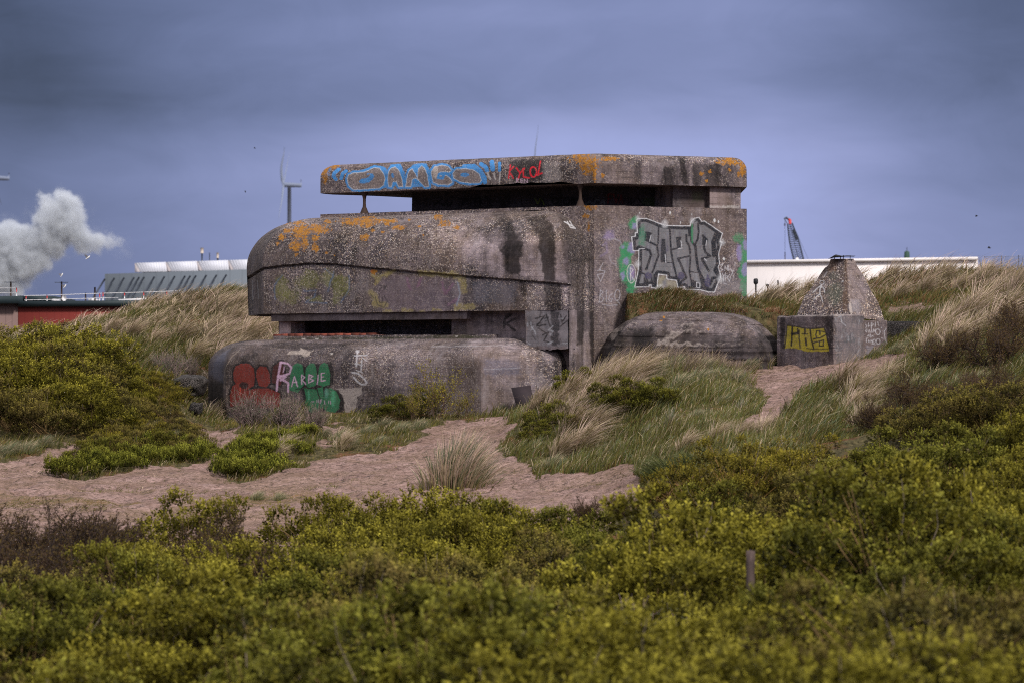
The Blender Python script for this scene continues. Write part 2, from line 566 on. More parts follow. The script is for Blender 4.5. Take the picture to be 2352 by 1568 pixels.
def con_part(name, V, Q, T, parent, paint=None, mat=None, wob=.012, peb=None):
    PT = Paint(V)
    if peb is not None: PT.peb[:] = peb
    if paint: paint(PT)
    V = wobble(V, wob)
    o = raw_mesh(name, V, Q, T if len(T) else None, PT.attrs(), mat or M_CON, True)
    me = o.data
    o.parent = parent
    return o


BUNKER = empty('bunker', (0, 100, 0)); BUNKER.location = (0, 0, 0)
tag(BUNKER, 'large weathered concrete observation bunker with stepped rounded tiers, covered in graffiti', 'bunker')

cA, cB, cC = tf(780, 370, 620), tf(1420, 500, 480), tf(510, 850, 500)
cH, cP, cI = tf(600, 640, 860), tf(1930, 630, 380, 2055), tf(1000, 440, 900)
c1, c2, c3 = tf(500, 350, 800), tf(1200, 350, 800), tf(500, 700, 800)

BLUE = (.05, .26, .62); WHITE = (.55, .53, .54); BLACK = (.012, .012, .014)
T_ = on_line(C0, DL, 736)
RR = on_line(C0, DR, 1715)
BK = [(RR[0] + .1, 108.6), (-.6, 110.6), (-3.11, 107.75), (T_[0] + .35, T_[1] + .62)]
# the plan: left tip, front corner, right end, back right, back, back left, blunt tip
PLAN = [tuple(T_), tuple(C0), tuple(RR)] + BK


# ------------------------------------------------ roof slab
def paint_roof(p):
    p.peb[:] = .85
    p.use(c2)
    p.dark([(1355, 200), (1415, 200), (1420, 335), (1350, 335)], .32, 2.5)
    p.dark([(1455, 130), (1500, 130), (1530, 320), (1480, 320)], .32, 2.5)
    p.dark([(1560, 170), (1770, 180), (1765, 345), (1565, 340)], .34, 3)
    p.dark([(1620, 200), (1650, 200), (1655, 345), (1625, 345)], 1.9, 2)
    p.dark([(1120, 160), (1200, 160), (1180, 280), (1150, 270)], .6)
    p.dark([(0, 320), (700, 300), (700, 360), (0, 360)], .6, 5)
    p.pebb([(830, 150), (1900, 170), (1960, 350), (820, 320)], .35)
    p.dark([(1000, 170), (1340, 190), (1340, 330), (900, 310)], 1.15)
    p.use(c2); p.lichen([(760, 140, 95, 35), (800, 190, 70, 60), (840, 250, 15, 60), (900, 260, 14, 16), (950, 140, 60, 14), (1820, 160, 80, 25),
                         (1930, 215, 22, 60), (1625, 250, 15, 13), (1690, 235, 12, 12), (1835, 225, 12, 15), (1900, 260, 12, 20), (1665, 300, 10, 10)])
    p.use(c1); p.lichen([(960, 192, 60, 22), (915, 240, 25, 60), (925, 290, 12, 30)])
    # blue bubble lettering
    p.use(cA)
    J = [(335, 300), (350, 260), (390, 240), (450, 235), (500, 228), (540, 210), (590, 185), (640, 195), (680, 250), (690, 300), (680, 350), (640, 380), (560, 388), (450, 396), (390, 395), (350, 360)]
    A = [(725, 370), (718, 300), (725, 230), (750, 190), (790, 180), (820, 210), (850, 290), (862, 368), (820, 370), (800, 320), (770, 320), (750, 372)]
    N = [(890, 368), (900, 290), (920, 220), (950, 200), (975, 240), (1000, 290), (1010, 200), (1040, 170), (1065, 190), (1090, 250), (1110, 366), (1070, 370), (1030, 330), (985, 285), (950, 300), (935, 370)]
    G = [(1140, 290), (1130, 230), (1160, 180), (1230, 165), (1290, 180), (1320, 215), (1300, 235), (1250, 225), (1210, 230), (1195, 260), (1230, 265), (1270, 260), (1310, 290), (1330, 330), (1290, 352), (1200, 348), (1150, 330)]
    O = [(1335, 240), (1370, 205), (1450, 195), (1530, 210), (1590, 250), (1610, 310), (1590, 332), (1500, 335), (1400, 320), (1345, 290)]
    for L in (J, A, N, G, O): p.poly(L, BLUE, .95, 1.0, 5.2)
    p.poly([(500, 230), (600, 180), (640, 170), (700, 190), (720, 230), (700, 380), (640, 385)], BLUE, .95)
    p.poly([(740, 160), (840, 150), (880, 240), (880, 370), (800, 375)], BLUE, .95)
    p.poly([(930, 190), (960, 160), (1010, 150), (1080, 150), (1110, 190), (1125, 360), (950, 375)], BLUE, .95)
    p.line([(1440, 175), (1540, 170), (1600, 215), (1640, 280), (1640, 330)], 34, BLUE)
    for L in (J, A, N, G, O):
        p.erase(L, .97, .6); p.poly(L, (.30, .25, .24), .55, .8, -1, 2, .45); p.ring(L, 1.5, (.6, .62, .66), .75, .6)
    p.poly([(445, 315), (470, 295), (515, 290), (550, 262), (545, 245), (520, 262), (525, 240), (575, 245), (592, 270), (575, 305), (540, 328), (490, 340), (455, 335)], BLUE, .95)
    p.ell(765, 262, 14, 24, BLUE); p.ell(775, 345, 14, 22, BLUE)
    p.ell(1450, 255, 42, 20, BLUE); p.line([(1200, 250), (1195, 285), (1240, 290), (1250, 245)], 26, BLUE)
    p.ell(1170, 230, 26, 60, (.55, .48, .44), .7)
    p.line([(175, 200), (152, 235), (160, 262)], 20, BLUE, .45)
    p.line([(255, 205), (212, 240), (205, 270), (228, 300)], 34, BLUE); p.line([(325, 222), (290, 245), (278, 290)], 32, BLUE)
    p.line([(1605, 155), (1650, 185), (1660, 215)], 40, BLUE); p.line([(1708, 135), (1715, 205)], 44, BLUE); p.line([(1780, 145), (1780, 215)], 30, BLUE)
    p.line([(1665, 235), (1690, 300)], 18, WHITE, .7); p.line([(1725, 245), (1740, 300)], 16, WHITE, .6); p.line([(1785, 235), (1778, 320)], 14, WHITE, .7)
    p.poly([(1860, 120), (2190, 105), (2195, 310), (1900, 322)], (.018, .017, .018), .95, 4, 0, 6)
    p.poly([(2190, 150), (2352, 140), (2352, 320), (2180, 330)], (.42, .38, .38), .35, 6, 0, 9, .5)
    RED = (.75, .015, .035)
    for L in ([(1880, 165), (1866, 290)], [(1912, 180), (1870, 228), (1908, 290)], [(1940, 195), (1972, 240)], [(2015, 195), (1972, 245), (1952, 305)],
              [(2002, 200), (2008, 275), (2062, 285)], [(2166, 130), (2142, 262)], [(2122, 262), (2182, 240)]): p.line(L, 14, RED, 1, .9)
    p.ell(2100, 230, 30, 48, RED, 1, ringw=13)
    PK = (.55, .38, .48)
    for L in ([(1940, 330), (1940, 288), (1962, 300), (1943, 312), (1964, 334)], [(2000, 294), (1978, 298), (1982, 330), (2002, 326)], [(1980, 314), (1998, 311)],
              [(2014, 332), (2014, 296), (2044, 330), (2044, 296)]): p.line(L, 7, PK, .95, .7)


pr = [(0, 5.61), (0, 5.9)]
V, Q, T = body(PLAN, quarter(5.61, 6.49, 6.08, .42), {0, 1, 6}, .0155)
# broken lower edge in the middle of the left front
u_, v_ = toU(V[:, 0], V[:, 1]), toV(V[:, 2], V[:, 1])
ch = sstep(1075, 1105, u_) * sstep(1330, 1290, u_) * (V[:, 1] < 104.6) * (.6 + .8 * fbm(u_ / 14, 0, 0, 5))
lift = ch * .075 * sstep(.16, 0, V[:, 2] - 5.61)
V[:, 2] += lift
roof = con_part('roof_slab', V, Q, T, BUNKER, paint_roof)
roof['label'] = 'thick overhanging roof slab with blue bubble lettering and red writing along its rounded edge'


# ------------------------------------------------ upper block (ledge and right-hand wall)
def paint_block(p):
    p.peb[:] = .45
    left = p.U < 1366
    p.peb[left] = .95; p.tone[left & (p.W < 600)] *= 1.15
    p.use(c2); p.lichen([(810, 497, 45, 20), (780, 560, 25, 16), (800, 640, 10, 30)])
    p.dark([(860, 700), (1000, 760), (1010, 1200), (860, 1300)], 1.15, 20, 30)
    p.use(cB)
    # faint purple marks
    PU = (.26, .20, .42)
    p.poly([(440, 450), (480, 380), (540, 370), (560, 460), (500, 490), (430, 470)], PU, .55, 5, 0, 8, .5)
    p.line([(420, 560), (470, 520), (480, 640), (400, 690)], 16, PU, .3, 3)
    p.line([(500, 490), (570, 475), (640, 510), (660, 560)], 13, (.36, .35, .40), .6, 1.5)
    p.line([(500, 690), (530, 770), (580, 790), (600, 830)], 10, (.32, .30, .36), .5, 1.5)
    GR, PL = (.03, .23, .095), (.27, .20, .45)
    for c, r, sh in (((805, 285), (62, 75), 1), ((720, 620), (92, 95), 1), ((700, 760), (82, 170), 1), ((700, 900), (70, 120), 1), ((775, 1050), (62, 90), 1),
                     ((2090, 470), (75, 60), .7), ((2150, 620), (62, 130), .9), ((2160, 780), (60, 120), .9), ((2165, 1000), (52, 190), 1), ((2130, 900), (50, 90), .9)):
        p.ell(c[0], c[1], r[0], r[1], GR, .92 * sh, 4, 9, .3)
    for cx, cy, rx, ry in ((820, 320, 38, 42), (780, 590, 55, 62), (715, 752, 36, 50), (668, 935, 24, 52), (672, 580, 20, 24), (2178, 560, 32, 70), (2168, 850, 44, 82), (2095, 600, 30, 60), (2100, 700, 30, 60)):
        p.ell(cx, cy, rx, ry, PL, .75, 3, 6, .3)
    p.ell(775, 905, 54, 115, WHITE, .9, ringw=9)
    p.ell(775, 900, 40, 95, PL, .6, 3)
    p.line([(762, 830), (768, 1000)], 8, WHITE); p.line([(762, 830), (800, 860), (768, 910), (800, 980)], 8, WHITE)
    p.ell(1950, 1060, 320, 90, (.24, .24, .27), .35, 12, 14, .3)
    p.poly([(740, 430), (850, 340), (850, 460), (760, 520)], (.05, .055, .06), .85, 5)
    OUT = [(850, 235), (960, 230), (1180, 318), (1255, 320), (1495, 322), (1512, 260), (1550, 225), (1600, 215), (1635, 265), (1670, 260), (1890, 410), (1855, 515), (1880, 522), (1845, 660), (1855, 790), (1838, 820), (1868, 925), (1860, 960), (1790, 1130), (1720, 1125), (1620, 1100), (1440, 1098), (1430, 1065), (1350, 1075), (1330, 985), (1215, 965), (1210, 920), (1105, 905), (1090, 1085), (1025, 1075), (1020, 1040), (990, 1040), (990, 1062), (820, 1065), (865, 870), (870, 600), (862, 622), (800, 620), (780, 455), (825, 450), (825, 405), (850, 405)]
    p.poly(OUT, (.15, .15, .165), .97, .8, 0, 1)
    INK = (.012, .016, .024); GL = (.17, .17, .19)
    # lighter drips and mottling inside the letters
    rr = R_(5)
    for i in range(110):
        x, y = rr.uniform(880, 1800), rr.uniform(330, 1000); h = rr.uniform(40, 150)
        p.line([(x, y), (x + rr.uniform(-12, 12), y + h)], rr.uniform(8, 22), (.23, .23, .26) if i % 3 else (.06, .055, .10), rr.uniform(.25, .6), 2, 3, .4)
    p.ring(OUT, 6.5, INK, 1, .7, 1, -4.6)
    for L, wd in (([(860, 575), (1000, 622), (1020, 670), (960, 850)], 22), ([(1020, 415), (955, 400), (945, 490), (1090, 565), (1112, 680), (1072, 780), (1030, 890)], 18),
                  ([(1110, 330), (1100, 560)], 14), ([(1245, 370), (1260, 600), (1285, 760), (1320, 900), (1352, 1050)], 18), ([(1400, 580), (1275, 612)], 15),
                  ([(1450, 430), (1450, 510), (1485, 560), (1498, 660)], 20), ([(1350, 720), (1490, 690)], 16), ([(1352, 720), (1420, 890), (1450, 950), (1355, 1040)], 22),
                  ([(1500, 340), (1508, 500), (1550, 560), (1590, 480), (1600, 380), (1590, 290)], 18), ([(1560, 570), (1572, 700), (1600, 860), (1650, 960), (1720, 1100)], 24),
                  ([(1650, 440), (1702, 490), (1662, 580), (1682, 640), (1742, 690), (1640, 722), (1722, 870)], 22), ([(1812, 420), (1780, 520), (1790, 680)], 40),
                  ([(1500, 700), (1490, 880), (1520, 1050)], 16), ([(1590, 890), (1500, 880)], 12), ([(860, 870), (940, 910), (985, 1020)], 14), ([(1215, 770), (1290, 770)], 10),
                  ([(1480, 340), (1482, 440)], 16), ([(1180, 330), (1250, 345), (1480, 345)], 16), ([(1830, 800), (1800, 870), (1850, 950), (1770, 960), (1740, 1040)], 26)):
        p.line(L, wd * 1.35, INK, 1, .7, 1, .02)
    for P_ in ([(1145, 480), (1190, 485), (1212, 775), (1130, 765)], [(1320, 455), (1385, 450), (1380, 590), (1330, 585)], [(955, 405), (1020, 415), (1010, 510), (950, 490)],
               [(925, 930), (1000, 1052), (930, 1050)], [(1030, 900), (1045, 1052), (1002, 1030)], [(1500, 960), (1620, 1025), (1620, 1085), (1520, 1062)],
               [(1600, 880), (1655, 950), (1720, 1115), (1640, 1085)], [(1650, 450), (1700, 490), (1670, 560), (1640, 550)], [(1690, 640), (1750, 690), (1700, 700)], [(1045, 905), (1100, 905), (1085, 1075), (1040, 1060)]):
        p.poly(P_, INK, .95, .8, 0, 1, .05)
    for cx, cy, rx, ry in ((985, 930, 45, 42), (1385, 930, 42, 48), (1710, 1010, 38, 60), (1712, 940, 16, 30)): p.ell(cx, cy, rx, ry, (.05, .045, .10), .85, 1.5)
    p.poly([(870, 370), (930, 300), (950, 420), (930, 560), (860, 560)], (.04, .17, .10), .75, 4, 0, 6)
    p.ell(1520, 410, 14, 130, (.03, .20, .09), .85)
    p.poly([(1112, 925), (1208, 935), (1220, 980), (1322, 998), (1352, 1140), (1090, 1140)], (.30, .27, .20), .85, 4, 0, 6, .4)
    p.poly([(1160, 1000), (1200, 960), (1220, 1100), (1170, 1130)], (.12, .13, .2), .6, 4)
    p.ring(OUT, 1.5, (.66, .66, .70), .95, .5, .8, .6)
    for L in ([(1015, 440), (1000, 510)], [(1380, 500), (1398, 590), (1350, 600)], [(1190, 670), (1200, 770)], [(1700, 495), (1685, 560)], [(1575, 1010), (1615, 1025), (1618, 1080), (1580, 1075), (1575, 1010)],
              [(1670, 720), (1700, 750)], [(870, 600), (940, 598)]): p.line(L, 8, (.6, .6, .65), .9, .6)
    for cx, cy, r in ((855, 235, 26), (1182, 300, 38), (1888, 520, 32), (1522, 262, 30), (1862, 965, 38), (850, 785, 30), (1140, 1120, 60)): p.ell(cx, cy, r, r * 1.3, (.6, .6, .64), .55, 5, 5)
    for cx, cy, rx, ry in ((1250, 160, 11, 22), (1378, 280, 8, 14), (1910, 722, 12, 20), (1845, 268, 10, 18), (1515, 175, 6, 10), (880, 160, 6, 10), (1795, 250, 16, 24)): p.ell(cx, cy, rx, ry, (.62, .62, .64), .9, 1)
    # handstyle tags
    Wt = (.52, .5, .54)
    for L in ([(1870, 800), (1900, 780), (1870, 840), (1900, 860), (1865, 880)], [(1920, 870), (1920, 810), (1950, 860), (1950, 800)], [(1965, 800), (1965, 870)], [(1960, 840), (2010, 870)], [(2000, 850), (2030, 950)], [(2030, 860), (1985, 940)],
              [(1890, 900), (1905, 940), (1930, 895)], [(1905, 940), (1905, 1000)], [(1925, 1000), (1928, 920), (1955, 935), (1930, 960)], [(1975, 910), (1952, 960), (1975, 1000), (1985, 950)], [(1905, 1020), (1940, 1035)], [(2045, 770), (2045, 810)]):
        p.line(L, 8, Wt, .85, .7)
    Wq = (.34, .32, .36)
    for L in ([(398, 1100), (388, 1250)], [(398, 1100), (432, 1130), (392, 1168), (438, 1205), (420, 1246), (382, 1252)], [(470, 1108), (470, 1245)], [(542, 1152), (508, 1170), (500, 1225), (528, 1250), (546, 1215), (520, 1210)],
              [(600, 1230), (632, 1272)], [(425, 1285), (510, 1294), (602, 1290)], [(430, 770), (382, 860), (452, 872), (400, 1000), (360, 915), (425, 900)], [(360, 870), (400, 850)]): p.line(L, 11, Wq, .9, .9)
    p.ell(604, 1170, 32, 72, Wq, .9, ringw=11)
    p.use(c2)
    # crack running to the right-hand edge
    p.dline([p.T(q) for q in ((1755, 908), (1810, 915), (1850, 925), (1880, 948), (1930, 950), (1965, 962))], 1.8, .12, .5, 1)
    p.dline([p.T(q) for q in ((860, 835), (1020, 842), (1060, 830))], 1.2, .4, .5, 1)
    p.dline([p.T(q) for q in ((870, 1140), (1080, 1142))], 1.2, .4, .5, 1)
    p.dline([p.T(q) for q in ((835, 500), (835, 760))], 3, .55, 1.5, 2)


V, Q, T = body(PLAN, [(0, -1.6), (0, 1.2), (0, 4.976)], {0, 1}, .016)
blk = con_part('upper_block', V, Q, T, BUNKER, paint_block)
blk['label'] = 'tall plain wall with a grey graffiti piece outlined in white, green and purple blots beside it'


# ------------------------------------------------ observation room under the roof
def loft(A, B, n, m):
    """grid between two 3-D polylines"""
    def rs(P, k):
        P = np.array(P, float); S = np.concatenate([[0], np.cumsum(np.linalg.norm(np.diff(P, axis=0), axis=1))])
        t = np.linspace(0, S[-1], k); return np.column_stack([np.interp(t, S, P[:, i]) for i in range(3)])
    a, b = rs(A, n), rs(B, n); t = np.linspace(0, 1, m)[None, :, None]
    G = a[:, None] * (1 - t) + b[:, None] * t
    i = np.arange(n - 1)[:, None] * m + np.arange(m - 1)[None, :]
    return G.reshape(-1, 3), np.stack([i, i + 1, i + m + 1, i + m], -1).reshape(-1, 4)


def join(parts):
    V, Q, n = [], [], 0
    for v, q in parts: V.append(v); Q.append(q + n); n += len(v)
    return np.vstack(V), np.vstack(Q)


def wall(plan_pts, z0, z1, sp=.03):
    parts = []
    for a, b in zip(plan_pts[:-1], plan_pts[1:]):
        L = math.dist(a, b)
        A = [(a[0], a[1], z0), (a[0], a[1], z1)]; B = [(b[0], b[1], z0), (b[0], b[1], z1)]
        parts.append(loft(A, B, max(2, int((z1 - z0) / sp)), max(2, int(L / sp))))
    return join(parts)


def paint_inner(p):
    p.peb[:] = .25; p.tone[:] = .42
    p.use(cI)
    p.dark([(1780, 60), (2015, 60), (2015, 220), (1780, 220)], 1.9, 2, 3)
    K = (.008, .008, .008); rr = R_(3)
    for L in ([(220, 195), (275, 150)], [(235, 160), (290, 195)], [(380, 150), (530, 150)], [(420, 130), (400, 200)], [(470, 130), (460, 200)], [(520, 130), (525, 200)], [(560, 140), (600, 200)],
              [(300, 180), (320, 200), (340, 175)], [(1120, 140), (1120, 188)], [(1120, 140), (1145, 160), (1120, 188)], [(1460, 185), (1462, 145), (1490, 185), (1492, 145)], [(1510, 145), (1510, 185), (1535, 165), (1510, 145)], [(1560, 150), (1580, 180)]): p.line(L, 9, K, .9, 1)
    p.ell(1090, 165, 20, 24, K, .9, ringw=9); p.ell(1015, 165, 22, 20, K, .9, ringw=8)
    for L in ([(1360, 180), (1360, 120), (1385, 122)], [(1360, 150), (1380, 150)], [(1395, 120), (1410, 175), (1425, 125)], [(1430, 180), (1445, 125), (1455, 180)]): p.line(L, 10, (.16, .02, .02), .9)
    for L in ([(1215, 185), (1240, 165), (1260, 185)], [(1270, 180), (1280, 155), (1300, 160)], [(1310, 180), (1330, 160), (1335, 185)]): p.line(L, 12, (.12, .12, .11), .9)
    for L in ([(880, 150), (900, 185), (915, 150)], [(925, 160), (940, 190)]): p.line(L, 8, (.20, .24, .03), .9)
    for i in range(40):
        x = rr.uniform(110, 1600); p.line([(x, rr.uniform(120, 200)), (x + rr.uniform(-30, 30), rr.uniform(120, 200))], 7, K, .6)
    p.ell(1640, 170, 60, 30, (.05, .09, .02), .6, 5)


WI = [C0 - NL * 2.0 + DL * -.2]
wl = on_line(C0 - NL * 1.5, DL, 946); wc = C0 - (NL + NR) * 1.15; wr_ = on_line(C0 - NR * 1.5, DR, 1600)
V, Q = wall([(wl[0] + 2.2, wl[1] + 4.5), tuple(wl), tuple(wc), tuple(wr_)], 4.95, 5.63, .02)
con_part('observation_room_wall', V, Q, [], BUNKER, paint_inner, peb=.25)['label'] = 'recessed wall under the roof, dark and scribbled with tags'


def paint_pier(p):
    p.peb[:] = .15; p.tone[:] = 1.55
    p.use(c2); p.dark([(1400, 330), (1675, 330), (1675, 500), (1400, 500)], .42, 2, 4)
    p.poly([(1670, 480), (1910, 485), (1905, 505), (1670, 500)], (.55, .52, .5), .5, 1.5, 0, 6, .5)
    p.poly([(1560, 380), (1640, 380), (1640, 450), (1560, 450)], (.05, .07, .02), .5, 6, 0, 8, .5)


pa_, pb_, pc_ = on_line(C0 - NR * .45, DR, 1545), on_line(C0 - NR * .45, DR, 1629), on_line(C0 - NR * .18, DR, 1630)
pd_ = on_line(C0 - NR * .18, DR, 1701)
V, Q = wall([tuple(pa_ - NR * 1.2), tuple(pa_), tuple(pb_), tuple(pc_), tuple(pd_), (pd_[0] - .1, pd_[1] + 2.5)], 4.95, 5.63, .02)
con_part('corner_pier', V, Q, [], BUNKER, paint_pier)['label'] = 'short pale grey corner pier carrying the right end of the roof'

M_RUST = simple_mat('rusted_steel', (.045, .026, .02), .8, .4, 12)
for u in (837, 1333):
    q = on_line(C0 - NL * .12, DL, u); A = Acc()
    zs = [4.96, 5.0, 5.05, 5.10, 5.16, 5.26, 5.40, 5.47, 5.52, 5.57, 5.63]
    rs = [.135, .125, .10, .085, .055, .045, .045, .06, .075, .10, .11]
    A.tube([(q[0], q[1], z) for z in zs], rs, 8)
    o = A.build('steel_post', M_RUST, BUNKER, True)
    o['label'] = 'rusted steel post with flared ends propping up the left end of the roof' if u < 1000 else 'rusted steel post near the front corner of the roof'

# ------------------------------------------------ upper casemate hood
H0 = np.array([1.61, 98.3])
HP = [(-8.18, 107.5), tuple(on_line(H0, DL, 603)), tuple(H0), (2.30, 99.93), (4.4, 103.6), (-1.5, 111.2), (-6.9, 110.6)]
SEAM_U = [500, 567, 603, 709, 772, 928, 1194, 1307, 1500]
SEAM_V = [660, 637, 615, 604, 607, 622, 643.6, 653, 668]


def paint_hood(p):
    p.peb[:] = .95
    p.use(c1)
    p.lichen([(600, 720, 25, 22), (640, 668, 30, 18), (700, 780, 40, 40), (850, 790, 25, 32), (745, 670, 75, 48), (860, 655, 85, 32), (620, 605, 60, 16), (770, 770, 25, 40), (720, 610, 40, 12),
              (1180, 600, 130, 30), (1230, 570, 40, 16), (1235, 630, 25, 18), (1210, 718, 28, 20), (1415, 595, 38, 16), (1462, 645, 42, 18), (1375, 617, 18, 13), (1755, 568, 32, 20), (1800, 615, 45, 24), (1885, 645, 20, 15),
              (1610, 636, 14, 9), (1270, 665, 15, 12), (1345, 677, 12, 9), (850, 722, 25, 20), (1280, 970, 20, 18), (570, 765, 12, 10), (708, 845, 12, 12), (940, 600, 25, 12), (1330, 590, 60, 10), (1540, 588, 12, 8), (930, 830, 14, 8), (1640, 700, 8, 6), (990, 850, 8, 6)])
    p.dark([(345, 700), (455, 640), (455, 1290), (345, 1290)], .78, 3, 3)  # shade of the left-facing end painted into the tone
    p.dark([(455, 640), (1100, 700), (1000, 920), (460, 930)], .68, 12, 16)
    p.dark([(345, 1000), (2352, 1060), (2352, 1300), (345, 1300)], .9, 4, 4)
    p.pebb([(1880, 640), (2352, 700), (2352, 1000), (1880, 900)], .35, 8, 10)
    p.pebb([(1400, 1040), (2352, 1080), (2352, 1240), (1300, 1250)], .6, 8, 10)
    p.dark([(1860, 700), (2200, 760), (2220, 940), (1900, 900)], 1.35, 6, 10)
    p.use(c2)
    p.pebb([(0, 760), (650, 740), (660, 1060), (0, 990)], .2, 6, 8)
    p.dark([(-380, 660), (-150, 600), (60, 740), (150, 800), (180, 960), (150, 1010), (0, 985), (-350, 920)], 1.5, 4, 12)
    p.dark([(120, 560), (200, 540), (310, 690), (315, 800), (250, 820), (160, 780)], .72, 5, 12)
    p.dark([(325, 670), (430, 720), (455, 900), (470, 1040), (300, 1000), (290, 900), (310, 800)], 1.9, 3, 8)
    p.dark([(545, 640), (600, 740), (640, 1040), (555, 1030)], 1.9, 3, 8)
    p.dark([(600, 1060), (655, 1070), (655, 1250), (610, 1250)], 1.5, 4, 8)
    p.dark([(340, 1050), (470, 1060), (480, 1250), (350, 1240)], 1.45, 5, 10)
    p.dark([(470, 1050), (590, 1060), (600, 1250), (485, 1250)], .45, 4, 8)
    p.dark([(190, 640), (230, 600), (262, 690), (315, 790), (297, 880), (290, 1000), (185, 975), (188, 880), (150, 800), (195, 740)], .34, 4, 12)
    p.dark([(80, 520), (150, 500), (240, 640), (200, 760), (140, 640)], .7, 8, 14)
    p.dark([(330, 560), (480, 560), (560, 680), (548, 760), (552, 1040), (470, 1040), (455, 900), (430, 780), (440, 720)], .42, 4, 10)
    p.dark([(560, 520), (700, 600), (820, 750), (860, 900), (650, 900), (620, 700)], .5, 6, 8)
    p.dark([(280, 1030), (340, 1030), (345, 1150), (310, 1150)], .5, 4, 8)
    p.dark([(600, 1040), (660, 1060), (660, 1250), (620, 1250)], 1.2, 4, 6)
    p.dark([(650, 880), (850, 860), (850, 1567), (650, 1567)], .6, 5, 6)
    p.dark([(770, 900), (790, 880), (800, 1250), (765, 1250)], 2.2, 3, 5)
    p.dark([(660, 1100), (700, 1100), (690, 1300), (665, 1300)], 1.8, 3, 5)
    p.dark([(-2000, 480), (650, 480), (650, 520), (-2000, 560)], .8, 8, 12)
    for L in ([(620, 602), (690, 640)], [(640, 600), (665, 645), (700, 650)], [(660, 598), (680, 630)]): p.line(L, 9, WHITE, .85, .8)
    p.dline([p.T(q) for q in ((60, 893), (640, 893))], 1.0, .4, .5, 1)
    # washed-out lettering on the lower band
    p.use(cH)
    YG, YE, BL, PU, PI = (.20, .21, .035), (.36, .29, .10), (.10, .16, .28), (.20, .15, .20), (.24, .10, .20)
    for cx, cy, rx, ry, a in ((285, 220, 45, 100, .75), (345, 280, 60, 50, .6), (480, 160, 65, 65, .75), (600, 150, 45, 55, .75), (690, 210, 62, 75, .85), (510, 300, 52, 20, .85), (650, 305, 32, 26, .75), (400, 200, 40, 60, .45)):
        p.ell(cx, cy, rx, ry, YG, a * .62, 6, 18, .8)
    for L in ([(240, 300), (235, 200), (290, 130)], [(440, 240), (520, 235), (510, 280), (450, 320), (590, 320)], [(580, 90), (640, 140), (610, 190)], [(745, 130), (750, 220), (690, 320)], [(640, 110), (600, 240)]): p.line(L, 9, BL, .55, 2, 4, .5)
    p.poly([(950, 160), (1060, 130), (1240, 150), (1440, 150), (1500, 220), (1490, 340), (1440, 372), (960, 375), (930, 250)], PU, .4, 5, 0, 8, .6)
    for L, wd in (([(905, 120), (930, 150), (1050, 108)], 26), ([(1230, 118), (1420, 132)], 34), ([(1450, 120), (1525, 165), (1530, 240)], 44), ([(1480, 352), (1585, 350)], 42), ([(895, 250), (935, 300)], 40), ([(925, 330), (1000, 335)], 40), ([(985, 378), (1030, 378)], 20), ([(1110, 370), (1170, 375)], 20), ([(1320, 368), (1360, 368)], 24), ([(1230, 375), (1260, 375)], 14), ([(920, 190), (960, 160)], 20)):
        p.line(L, wd, YE, .65, 3, 8, .7)
    for L in ([(1140, 150), (1165, 230)], [(1240, 150), (1215, 210)], [(1380, 180), (1400, 260), (1460, 190)], [(1430, 330), (1480, 300)]): p.line(L, 16, PI, .5, 3, 5, .5)
    p.line([(1488, 180), (1505, 260), (1480, 340)], 10, (.3, .34, .45), .6, 1.5)
    for L in ([(945, 200), (975, 205), (950, 240)], [(985, 200), (985, 230), (1000, 205), (985, 215), (1002, 232)], [(925, 280), (940, 335), (985, 352), (1008, 310), (985, 272)], [(950, 280), (955, 320), (975, 320), (975, 285)], [(890, 260), (915, 290)], [(945, 105), (970, 110), (950, 135), (935, 120)]):
        p.line(L, 7, (.03, .03, .03), .75, .8)
    p.ell(910, 105, 16, 14, (.5, .14, .02), .9)
    p.poly([(1590, 170), (1900, 190), (1880, 330), (1600, 320)], (.12, .13, .18), .4, 8, 0, 12, .6)
    p.ell(492, 333, 7, 7, (.5, .45, .42), .9)
    p.line([(85, 170), (88, 300)], 6, (.3, .3, .32), .5); p.line([(120, 170), (125, 290)], 6, (.3, .3, .32), .5)


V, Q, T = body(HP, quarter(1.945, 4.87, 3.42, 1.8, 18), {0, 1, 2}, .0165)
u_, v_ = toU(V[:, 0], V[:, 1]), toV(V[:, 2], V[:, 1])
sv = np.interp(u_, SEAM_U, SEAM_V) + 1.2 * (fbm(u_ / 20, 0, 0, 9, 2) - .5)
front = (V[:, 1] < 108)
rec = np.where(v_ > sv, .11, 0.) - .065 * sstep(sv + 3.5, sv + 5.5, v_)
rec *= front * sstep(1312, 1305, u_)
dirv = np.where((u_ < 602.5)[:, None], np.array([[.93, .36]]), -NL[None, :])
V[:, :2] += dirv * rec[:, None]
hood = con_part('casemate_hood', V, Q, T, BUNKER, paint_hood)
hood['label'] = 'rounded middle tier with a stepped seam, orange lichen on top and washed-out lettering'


# frame of the hood front: s along DL, w outward
def HS(u, w=0.0):
    p0 = H0 + NL * w; k = (u - CU) / F
    return (p0[0] - k * p0[1]) / (k * DL[1] - DL[0])


def hbox(u0, u1, w0, w1, z0, z1, sp=.03, back=False):
    """box in the hood frame with dense front; u measured on its front plane w1"""
    s0, s1 = HS(u0, w1), HS(u1, w1)
    def pt(s_, w_): q = H0 + DL * s_ + NL * w_; return (q[0], q[1])
    P = [pt(s0, w1), pt(s1, w1), pt(s1, w0), pt(s0, w0)]
    return body(P, [(0, z0), (0, z1)], {0, 1, 3}, sp)


def plainp(tone=1.0, peb=.3, fn=None):
    def f(p):
        p.tone[:] = tone; p.peb[:] = peb
        if fn: fn(p)
    return f


